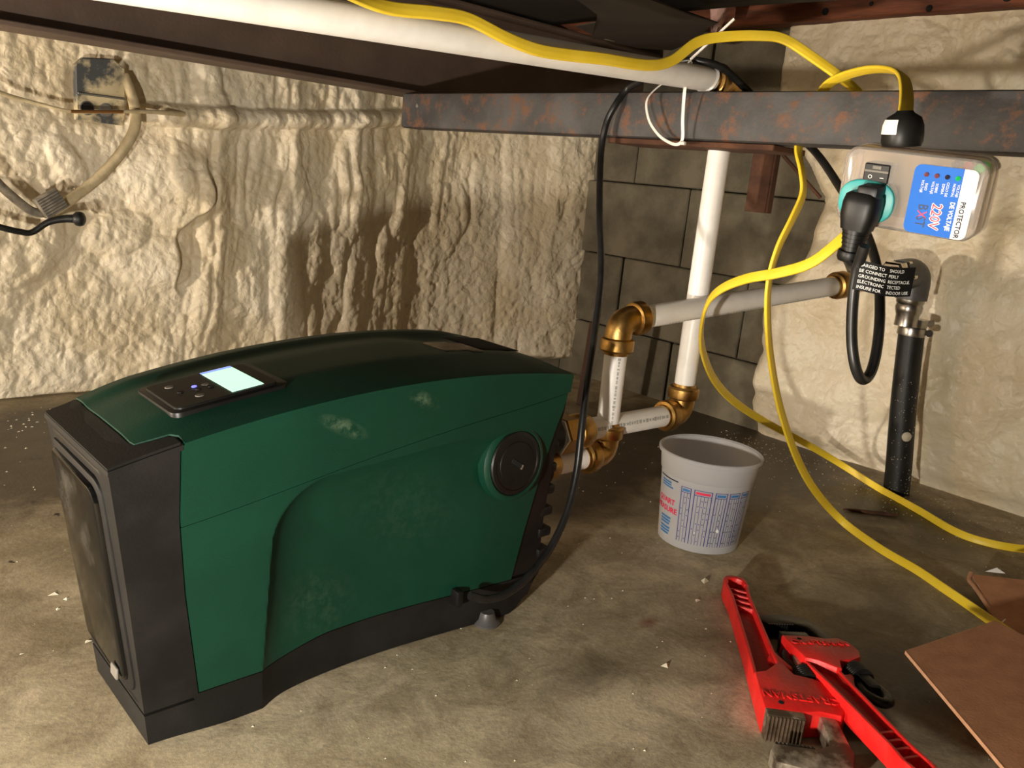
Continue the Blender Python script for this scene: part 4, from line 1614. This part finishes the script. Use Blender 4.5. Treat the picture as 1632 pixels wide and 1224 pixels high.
# ------------------------------------------------------------------ mixing tub
def tub():
    C = Vector((1.157, 0.735, 0.0))
    t = thing('mixing_tub', tuple(C), 'translucent plastic mixing tub with blue measuring tables behind the wrenches', 'bucket')
    H = 0.155
    R0, R1 = 0.0660, 0.0775

    def rad(z):
        return R0 + (R1 - R0) * z / H
    prof = [(0.0, 0.0055), (R0 - 0.006, 0.0055), (R0 - 0.0045, 0.004), (R0 - 0.0025, 0.0), (R0, 0.0012), (rad(0.118), 0.118), (rad(0.118) + 0.0018, 0.1205),
            (R1 + 0.0022, 0.148), (R1 + 0.0062, 0.1495), (R1 + 0.0066, 0.1545), (R1 + 0.0046, 0.156), (R1 + 0.0016, 0.1535), (R1 + 0.0002, 0.147),
            (rad(0.118) - 0.0002, 0.121), (rad(0.116) - 0.0016, 0.116), (rad(0.0072) - 0.0018, 0.0080), (R0 - 0.007, 0.0068), (0.0, 0.0068)]
    g = G()
    g.add(*lathe_vf(prof, C, (0, 0, 1), 64))
    g.make('tub_wall', TUB, t, 30)
    zl = 0.062
    g = G()
    g.add(*lathe_vf([(0.0, 0.0080), (rad(0.009) - 0.0032, 0.0085), (rad(zl) - 0.0030, zl), (0.0, zl)], C, (0, 0, 1), 48))
    g.make('liquid', WATER, t, 30)
    # direction towards the camera is the middle of the print
    a_cam = math.atan2(-C.y, -C.x)

    def S(a, z, d=0.0004):
        a = a_cam + a
        return Vector((C.x + (rad(z) + d) * math.cos(a), C.y + (rad(z) + d) * math.sin(a), z))

    def strip(g, a0, a1, z0, z1):
        n = max(1, int(abs(a1 - a0) / 0.05))
        vs = []
        for i in range(n + 1):
            a = lerp(a0, a1, i / n)
            vs += [S(a, z0), S(a, z1)]
        g.add(vs, [(2 * i, 2 * i + 2, 2 * i + 3, 2 * i + 1) for i in range(n)])
    rr = random.Random(2)
    # seen from the camera, growing angle runs to the right
    tabs = [(-0.50, -0.28, 3), (-0.20, 0.17, 5), (0.25, 0.50, 4), (0.57, 0.82, 4), (0.89, 1.12, 4), (2.2, 2.45, 3), (2.55, 2.9, 4), (3.0, 3.35, 4), (3.45, 3.75, 3)]
    for (a0, a1, n) in tabs:
        z0, z1 = 0.014, 0.108
        g = G()
        for i in range(n + 1):
            a = lerp(a0, a1, i / n)
            k = 0.010 if i in (0, n) else 0.0055
            strip(g, a - k, a + k, z0, z1 if i in (0, n) else z1 - 0.009)
        strip(g, a0, a1, z1 - 0.001, z1)
        strip(g, a0, a1, z1 - 0.0095, z1 - 0.0085)
        g.make('measure_table', BLUEP, t, None)
        g = G()
        for k in range(n * 5):
            i = rr.randrange(n)
            a = lerp(a0, a1, (i + 0.5) / n)
            z = rr.choice([0.020, 0.030, 0.040, 0.050, 0.060, 0.070, 0.080, 0.090])
            strip(g, a - 0.013, a + 0.011, z, z + 0.0015)
        g.make('table_figures', BLUEP if a0 < 0.2 else NAVY, t, None)
        g = G()
        strip(g, a0 + 0.03, a1 - 0.03, z1 - 0.0070, z1 - 0.0030)
        g.make('table_heading', REDP if abs(a0 + 0.2) < 0.01 else CYANP, t, None)

    def wrap_text(name, s, a, z, size, m, wd=1.0, bold=0.0):
        g = G()
        for k in ((0, 0),) if not bold else ((-bold, 0), (bold, 0), (0, bold)):
            v, f = text_vf(s, size, Matrix.Identity(4), 'RIGHT', 'CENTER', 0, wd)
            g.add([S(a + (q.x + k[0]) / rad(z), z + q.y + k[1]) for q in v], f)
        g.make(name, m, t, None)
    wrap_text('lettering', 'QUART', -0.64, 0.073, 0.0130, REDP, 1.0, 0.0005)
    wrap_text('lettering', 'MEASURE', -0.56, 0.059, 0.0130, REDP, 1.0, 0.0005)
    g = G()
    strip(g, -1.25, -0.60, 0.1105, 0.1125)
    g.make('print_line', NAVY, t, None)
    g = G()
    for z in (0.104, 0.100, 0.096):
        strip(g, -1.15, -0.72 - 0.08 * rr.random(), z, z + 0.0025)
    for z in (0.043, 0.038, 0.033, 0.026, 0.021, 0.016):
        strip(g, -1.10, -0.78 + 0.06 * rr.random(), z, z + 0.0032)
    g.make('print_lines', CYANP, t, None)['kind'] = 'stuff'
    for (a, z, s) in ((0.43, 0.043, 0.0032), (0.20, 0.060, 0.0013), (-0.08, 0.035, 0.0015)):
        g = G()
        p = S(a, z)
        nn = (p - Vector((C.x, C.y, z))).normalized()
        g.add(*lathe_vf([(s, 0), (s * 0.8, s * 0.5), (0, s * 0.7)], p, nn, 7))
        g.make('foam_fleck', WHITESC, t, None)


tub()


# ------------------------------------------------------------------ pipe wrenches
def wrench(loc, d, s, k, label, tilt=0.0, roll=0.0, jaw_mat=None):
    """l runs from handle end to the jaws, w to the hook-jaw side (mirrored by s), h is thickness"""
    T = thing('pipe_wrench', loc, label, 'pipe wrench', 'red pipe wrenches on the floor', (roll, -tilt, math.atan2(d[1], d[0])))
    jm = jaw_mat or JAWB

    def add(name, poly, h0, h1, m, parent=T, bev=0.002):
        poly = [(p[0] * k, p[1] * k * s) for p in poly]
        if s < 0:
            poly = poly[::-1]
        g = G()
        g.add(*prism_vf(poly, h0 * k, h1 * k, None, bev * k, 2))
        return g.make(name, m, parent, 35, local=True)

    th = 0.030

    def half(l):                                              # half width of the tapering grip
        return float(np.interp(l, [0.0, 0.01, 0.03, 0.06, 0.20, 0.285], [0.009, 0.0165, 0.0175, 0.0150, 0.0175, 0.0210]))
    # I-section handle: two rails and a thinner web between
    ls = list(np.linspace(0.006, 0.300, 26))
    rw = 0.0052
    up = [(l, half(l)) for l in ls]
    for sg, nm in ((1, 'handle_rail'), (-1, 'handle_rail')):
        outer = [(l, sg * half(l)) for l in ls]
        inner = [(l, sg * (half(l) - rw)) for l in ls][::-1]
        poly = outer + inner
        if sg < 0:
            poly = poly[::-1]
        add(nm, poly, 0.001, th - 0.001, REDPAINT, bev=0.0018)
    cap = [(0.030, 0.0170), (0.012, 0.0165), (0.003, 0.0120), (0.0, 0.004), (0.0, -0.004), (0.003, -0.0120), (0.012, -0.0165), (0.030, -0.0170),
           (0.026, -0.0115), (0.014, -0.0100), (0.010, -0.004), (0.010, 0.004), (0.014, 0.0100), (0.026, 0.0115)]
    add('handle_end', cap, 0.0005, th, REDPAINT, bev=0.002)
    add('handle_web', [(0.06, -0.011), (0.295, -0.017), (0.295, 0.017), (0.06, 0.011)], 0.0095, 0.0205, REDDARK, bev=0.001)
    for i in range(4):                                       # cross ribs near the hang hole
        l = 0.036 + i * 0.017
        add('rib', [(l, -0.0125), (l + 0.004, -0.0125), (l + 0.011, 0.0125), (l + 0.006, 0.0125)], 0.006, th - 0.003, REDPAINT, bev=0.001)
    # head: block under the heel jaw and the arched housing around the shank
    head = [(0.268, -0.0200), (0.322, -0.0225), (0.340, -0.0225), (0.340, 0.0190), (0.334, 0.0400), (0.337, 0.0620), (0.322, 0.0720), (0.296, 0.0735),
            (0.276, 0.0650), (0.266, 0.0480), (0.262, 0.0280), (0.240, 0.0190), (0.240, 0.012), (0.262, -0.006)]
    hd = add('head_housing', head, 0.0, 0.034, REDPAINT, bev=0.003)
    add('housing_boss', [(0.196, 0.0160), (0.232, 0.0330), (0.240, 0.0330), (0.236, 0.0185), (0.250, 0.014), (0.215, 0.008)], 0.004, 0.026, REDPAINT, bev=0.002)
    g = G()
    a = math.radians(90) * (1 if s > 0 else -1)
    Mt = Matrix.Translation((0.314 * k, 0.0230 * k * s, 0.0342 * k)) @ Matrix.Rotation(-math.radians(90), 4, 'Z')
    if s > 0:
        Mt = Matrix.Translation((0.3120 * k, 0.0230 * k * s, 0.0340 * k)) @ Matrix.Rotation(math.radians(-90), 4, 'Z')
    g.add(*text_vf('CRAFTSMAN', 0.0172 * k, Mt, 'CENTER', 'CENTER', 0.0014 * k, 0.88))
    lt = g.make('lettering', REDPAINT, hd, 30, local=True)
    g = G()
    g.add(*lathe_vf([(0.0032 * k, 0), (0.0032 * k, 0.0006 * k), (0, 0.0007 * k)], (0.327 * k, -0.002 * k * s, 0.034 * k), (0, 0, 1), 10))
    g.make('rivet_hole', HOLE, hd, 40, local=True)
    # heel jaw with teeth
    hj = add('heel_jaw', [(0.338, -0.0215), (0.352, -0.0215), (0.352, 0.0200), (0.338, 0.0200)], 0.001, 0.033, jm if s < 0 else JAWW, bev=0.0008)
    for i in range(10):
        w0 = -0.0212 + i * 0.0041
        add('tooth', [(0.3515, w0), (0.3550, w0 + 0.0012), (0.3550, w0 + 0.0022), (0.3515, w0 + 0.0040)], 0.0015, 0.0325, TOOTH if s > 0 else JAWB, hj, 0.0)
    # hook jaw: shank through the housing and the hooked head
    hook = [(0.205, 0.0400), (0.205, 0.0560), (0.330, 0.0590), (0.395, 0.0600), (0.418, 0.0520), (0.428, 0.0340), (0.430, 0.0050), (0.424, -0.0260),
            (0.404, -0.0280), (0.393, -0.0220), (0.393, 0.0220), (0.384, 0.0360), (0.372, 0.0395)]
    hk = add('hook_jaw', hook, 0.006, 0.028, JAWW if s > 0 else jm, bev=0.003)
    for i in range(10):
        w0 = -0.0212 + i * 0.0041
        add('tooth', [(0.3935, w0 + 0.0040), (0.3900, w0 + 0.0022), (0.3900, w0 + 0.0012), (0.3935, w0)], 0.0065, 0.0275, JAWB, hk, 0.0)
    # loop end of the shank behind the nut
    g = G()
    pts = []
    for i in range(20):
        a = 2 * math.pi * i / 20
        pts.append(((0.205 + 0.026 * math.cos(a)) * k, (0.0480 + 0.0125 * math.sin(a)) * k * s, 0.0165 * k))
    g.add(*tube_vf(pts, circ(0.0062 * k, 10, 0.0085 * k), hint=(0, 0, 1), closed=True))
    g.make('shank_loop', JAWB, hk, 50, local=True)
    # knurled nut in the window of the housing
    prof = []
    for i in range(6):
        l = i * 0.0042
        prof += [(0.0168 * k, l * k), (0.0178 * k, (l + 0.0012) * k), (0.0178 * k, (l + 0.003) * k), (0.0165 * k, (l + 0.004) * k)]
    g = G()
    g.add(*lathe_vf(prof, (0.236 * k, 0.0480 * k * s, 0.0172 * k), (1, 0, 0), 26))
    g.make('adjusting_nut', JAWB, T, 30, local=True)
    return T


wrench((1.032, 0.586, 0.0), (-0.733, -0.680), 1, 0.97, 'red pipe wrench with worn jaws toward the viewer and handle toward the tub', tilt=0.0)
wrench((0.7735, 0.204, 0.034), (0.600, 0.800), -1, 0.86, 'red pipe wrench with black jaws pointing away from the viewer, handle beside the cardboard', tilt=-0.105)


# ------------------------------------------------------------------ cardboard and scraps
def cardboard():
    def sheet(name, pts, th, m, parent):
        P = [Vector(p) for p in pts]
        nn = (P[1] - P[0]).cross(P[-1] - P[0]).normalized()
        if nn.z < 0:
            nn = -nn
        n = len(P)
        vs = [p for p in P] + [p - nn * th for p in P]
        fs = [tuple(range(n)), tuple(range(2 * n - 1, n - 1, -1))] + [(i, n + i, n + (i + 1) % n, (i + 1) % n) for i in range(n)]
        return obj(name, vs, fs, m, parent, None)
    t = thing('cardboard_box', (1.05, 0.16, 0.0), 'opened brown cardboard box with flap spread over the floor beside the wrenches', 'cardboard box')
    a, b = Vector((0.998, 0.326, 0.052)), Vector((1.187, 0.289, 0.052))
    c, d = Vector((1.070, 0.055, 0.075)), Vector((0.778, 0.115, 0.075))
    fl = sheet('top_flap', (a, b, c, d), 0.004, CARD, t)
    nn = (b - a).cross(d - a).normalized()
    g = G()
    for p, q in ((a, b), (a, d)):
        dirv = (q - p).normalized()
        g.add(*tube_vf([tuple(p + Vector((0, 0, -0.002))), tuple(q + Vector((0, 0, -0.002)))], [(0.0021, 0.0007), (-0.0021, 0.0007), (-0.0021, -0.0007), (0.0021, -0.0007)], hint=(0, 0, 1)))
    g.make('cut_edge', CARDE, fl, None)
    sheet('side_wall', (Vector((1.190, 0.288, 0.050)), Vector((1.192, 0.290, 0.002)), Vector((1.08, 0.06, 0.002)), Vector((1.072, 0.055, 0.073))), 0.004, CARD, t)
    g = G()
    g.add(*box_vf((0.98, 0.10, 0.012), (0.12, 0.12, 0.024), 0.002, 1, Matrix.Rotation(0, 4, 'Z')))
    g.make('box_bottom', CARD, t, 30)
    t = thing('cardboard_flap', (1.37, 0.31, 0.0), 'small torn brown cardboard flap behind the large one at the right edge', 'cardboard')
    e = [(1.385, 0.384, 0.026), (1.425, 0.330, 0.030), (1.460, 0.270, 0.034), (1.345, 0.200, 0.010), (1.262, 0.290, 0.006)]
    sheet('panel', e, 0.004, CARD, t)
    g = G()
    g.add(*tube_vf(catmull([(1.387, 0.386, 0.026), (1.372, 0.382, 0.020), (1.360, 0.370, 0.018), (1.330, 0.345, 0.015), (1.264, 0.292, 0.006)], 4), circ(0.0035, 8), hint=(0, 0, 1)))
    g.make('torn_edge', CARDE, t, 50)
    g = G()
    g.add(*tube_vf([(1.30, 0.305, 0.010), (1.275, 0.306, 0.008), (1.255, 0.288, 0.007)], circ(0.0028, 8, 0.0012), hint=(0, 0, 1)))
    tag(g.make('plastic_strip', WHITESC, None, 50), 'short white plastic strip between the cardboard pieces', 'plastic scrap')
    pts = [(1.262 - 0.028 * math.cos(a) , 0.262 - 0.028 * math.sin(a) * 0.8, 0.022 + 0.010 * math.sin(a)) for a in [math.radians(-70 + 14 * i) for i in range(13)]]
    g = G()
    g.add(*tube_vf(pts, [(0.006, 0.0009), (-0.006, 0.0009), (-0.006, -0.0009), (0.006, -0.0009)], hint=(0, 0, 1)))
    tag(g.make('curled_strip', WHITESC, None, 50), 'curled white plastic band at the right edge over the cardboard', 'plastic scrap')
    g = G()
    g.add([(1.407, 0.372, 0.030), (1.424, 0.350, 0.032), (1.421, 0.362, 0.037), (1.406, 0.373, 0.0295), (1.424, 0.350, 0.0312), (1.422, 0.362, 0.036)], [(0, 1, 2), (5, 4, 3), (0, 3, 4, 1), (1, 4, 5, 2), (2, 5, 3, 0)])
    tag(g.make('paper_scrap', WHITESC, None, None), 'tiny white paper scrap on the far edge of the torn cardboard flap', 'paper')


cardboard()


# ------------------------------------------------------------------ things on the left foam wall
def left_wall_things():
    t = thing('electrical_box', (0.575, 1.89, 0.632), 'grey metal electrical box half buried in foam at the upper left', 'electrical box')
    y = 1.868
    g = G()
    poly = [(0.530, 0.582), (0.618, 0.580), (0.622, 0.600), (0.622, 0.690), (0.600, 0.706), (0.545, 0.700), (0.530, 0.685)]
    Mx = Matrix(((1, 0, 0, 0), (0, 0, -1, y), (0, 1, 0, 0), (0, 0, 0, 1)))
    g.add(*prism_vf(poly, -0.02, 0.0, Mx, 0.002, 1))
    cov = g.make('cover', SPLAT, t, 30)
    for (x, z, m) in ((0.549, 0.606, HOLE), (0.584, 0.606, GREYMARK)):
        g = G()
        g.add(*lathe_vf([(0.0135, 0), (0.0135, 0.0022), (0.0118, 0.0026)], (x, y, z), (0, -1, 0), 22))
        k = g.make('knockout', GALV, cov, 30)
        g = G()
        g.add(*lathe_vf([(0.0116, 0), (0.0116, 0.0030), (0.0, 0.0031)], (x, y, z), (0, -1, 0), 20))
        g.make('knockout_hole', m, k, 30) if False else g.make('knockout_hole', m, cov, 30)
    g = G()
    g.add(*box_vf((0.576, y - 0.003, 0.632), (0.088, 0.006, 0.004), 0.001, 1))
    g.make('cover_lip', GALV, t, 30)
    # wires
    W = [(0.2, 1.80, 0.66), (0.329, 1.80, 0.634), (0.3895, 1.82, 0.6131), (0.4527, 1.83, 0.6026), (0.5035, 1.82, 0.5953), (0.5596, 1.82, 0.6009), (0.6461, 1.83, 0.6115), (0.7411, 1.87, 0.6172)]
    g = G()
    g.add(*tube_vf(catmull(W, 6), circ(0.0034, 10), hint=(0, 0, 1), scale=lambda q: 1.0 + 2.2 * max(0, 0.42 - q) + 3.0 * max(0, q - 0.80)))
    tag(g.make('foam_coated_wire', FOAMCAB, None, 50), 'thin foam coated wire stretched across the electrical box', 'wire')
    g = G()
    g.add(*tube_vf([(0.505, 1.8155, 0.5953), (0.53, 1.8155, 0.598), (0.5596, 1.8155, 0.6009), (0.60, 1.818, 0.6055)], circ(0.0030, 8), hint=(0, 0, 1)))
    tag(g.make('bare_wire', COPPERW, None, 50), 'bare copper stretch of wire in front of the box holes', 'wire')
    C1 = [(0.20, 1.76, 0.62), (0.32, 1.78, 0.5236), (0.3692, 1.8, 0.4618), (0.4031, 1.8, 0.4268), (0.4336, 1.8, 0.4053), (0.4659, 1.8, 0.4103), (0.5094, 1.815, 0.4385), (0.5606, 1.83, 0.4793), (0.6061, 1.84, 0.5312), (0.6344, 1.85, 0.5826), (0.6346, 1.86, 0.6313), (0.6238, 1.88, 0.6781)]
    t = thing('grey_cable', (0.45, 1.80, 0.405), 'dusty grey cable curving down the foam at the left edge into a bracket', 'cable')
    pts = catmull(C1, 6)
    g = G()
    g.add(*tube_vf(pts[:31], circ(0.0085, 12), hint=(0, -1, 0)))
    g.make('bare_length', GREYCAB, t, 60)
    g = G()
    g.add(*tube_vf(pts[30:], circ(0.0105, 12), hint=(0, -1, 0)))
    g.make('foamed_length', FOAMCAB, t, 60)
    Mc = Matrix.Translation((0.458, 1.789, 0.424)) @ Matrix.Rotation(math.radians(-32), 4, 'Y') @ Matrix.Rotation(math.radians(8), 4, 'Z')
    g = G()
    g.add(*box_vf((0, 0, 0), (0.046, 0.018, 0.040), 0.002, 2, Mc))
    g.make('cable_bracket', GREYCAB, t, 35)
    g = G()
    for i in range(7):
        g.add(*box_vf((0.0, -0.0093, -0.016 + 0.0052 * i), (0.042, 0.0012, 0.0016), 0, 1, Mc))
    g.make('bracket_ridge', GREYEL, t, None)
    C2 = [(0.20, 1.76, 0.415), (0.312, 1.77, 0.3951), (0.3694, 1.77, 0.3784), (0.4005, 1.775, 0.3709), (0.4223, 1.778, 0.3699), (0.4494, 1.776, 0.3893), (0.4766, 1.772, 0.3974), (0.5000, 1.765, 0.399)]
    t = thing('black_cable_stub', (0.45, 1.775, 0.37), 'black cable stub with a round end below the grey bracket', 'cable')
    g = G()
    g.add(*tube_vf(catmull(C2, 6), circ(0.0058, 12), hint=(0, -1, 0), scale=lambda q: 1.0 + 0.5 * max(0, (q - 0.68) / 0.32)))
    g.make('jacket', RUBBER, t, 60)
    g = G()
    g.add(*lathe_vf([(0.010, -0.008), (0.0135, -0.004), (0.0140, 0.002), (0.0125, 0.007), (0.008, 0.010), (0.0, 0.011)], (0.500, 1.764, 0.399), (0.75, -0.66, 0.02), 22))
    g.make('end_cap', RUBBER, t, 50)


left_wall_things()


# ------------------------------------------------------------------ small bits
def bits():
    # pink insulation tuft between the joists
    rr = random.Random(12)
    vs, fs = lathe_vf([(0.0, -0.07), (0.010, -0.055), (0.016, -0.02), (0.028, 0.02), (0.033, 0.06), (0.03, 0.10), (0.0, 0.11)], (1.695, 1.232, 0.985), (0.05, -0.1, 1), 18)
    vs = [Vector(v) + Vector((rr.uniform(-1, 1), rr.uniform(-1, 1), rr.uniform(-1, 1))) * 0.006 for v in vs]
    tag(obj('insulation_tuft', vs, fs, PINK, None, 180), 'tuft of pink fibreglass insulation poking down beside the rim joist', 'insulation')
    g = G()
    g.add(*box_vf((0, 0, 0.11), (0.012, 0.022, 0.22), 0.002, 1, Matrix.Translation((1.60, 1.424, 0.0)) @ Matrix.Rotation(0.06, 4, 'X')))
    tag(g.make('wooden_stake', WOODDARK, None, 35), 'dark wooden stake standing by the block wall behind the black cord', 'stake')
    g = G()
    g.add(*prism_vf([(-0.05, 0.0), (-0.02, -0.005), (0.03, -0.004), (0.055, 0.001), (0.02, 0.004), (-0.03, 0.004)], 0.0, 0.005, Matrix.Translation((1.565, 0.625, 0.0005)) @ Matrix.Rotation(2.35, 4, 'Z'), 0.001, 1))
    tag(g.make('wood_splinter', RUST, None, 35), 'brown wood splinter on the floor between the yellow cords', 'splinter')
    # crumbs of foam and grit all over the floor
    rr = random.Random(5)
    g = G()

    def crumb(x, y, s):
        q = Vector((x, y, 0))
        a = rr.uniform(0, 6.28)
        st = rr.uniform(1.0, 2.2)
        v = [q + Vector((s * st * math.cos(a + i * 2.09), s * math.sin(a + i * 2.09), 0)) for i in range(3)] + [q + Vector((0, 0, s * rr.uniform(0.5, 1.1)))]
        g.add(v, [(0, 1, 3), (1, 2, 3), (2, 0, 3), (2, 1, 0)])
    for i in range(420):
        x, y = rr.uniform(0.15, 1.8), rr.uniform(0.15, 1.85)
        crumb(x, y, rr.uniform(0.0006, 0.0016))
    for i in range(420):
        y = rr.uniform(0.3, 1.1)
        crumb(1.80 - abs(rr.gauss(0, 0.13)), y, rr.uniform(0.0006, 0.0020))
    for i in range(200):
        crumb(rr.uniform(0.2, 0.8), 1.88 - abs(rr.gauss(0, 0.12)), rr.uniform(0.0008, 0.0024))
    for (x, y, s) in ((0.262, 1.06, 0.004), (0.27, 1.04, 0.003), (0.255, 1.02, 0.003), (0.28, 0.985, 0.003), (0.262, 0.93, 0.003), (0.795, 0.52, 0.005), (0.97, 0.60, 0.004), (1.03, 0.63, 0.006), (0.86, 0.42, 0.003)):
        crumb(x, y, s)
    o = g.make('floor_crumbs', SPECK, None, None)
    o['kind'] = 'stuff'
    o['label'] = 'crumbs of foam and grit scattered over the concrete floor'
    o['category'] = 'debris'


bits()
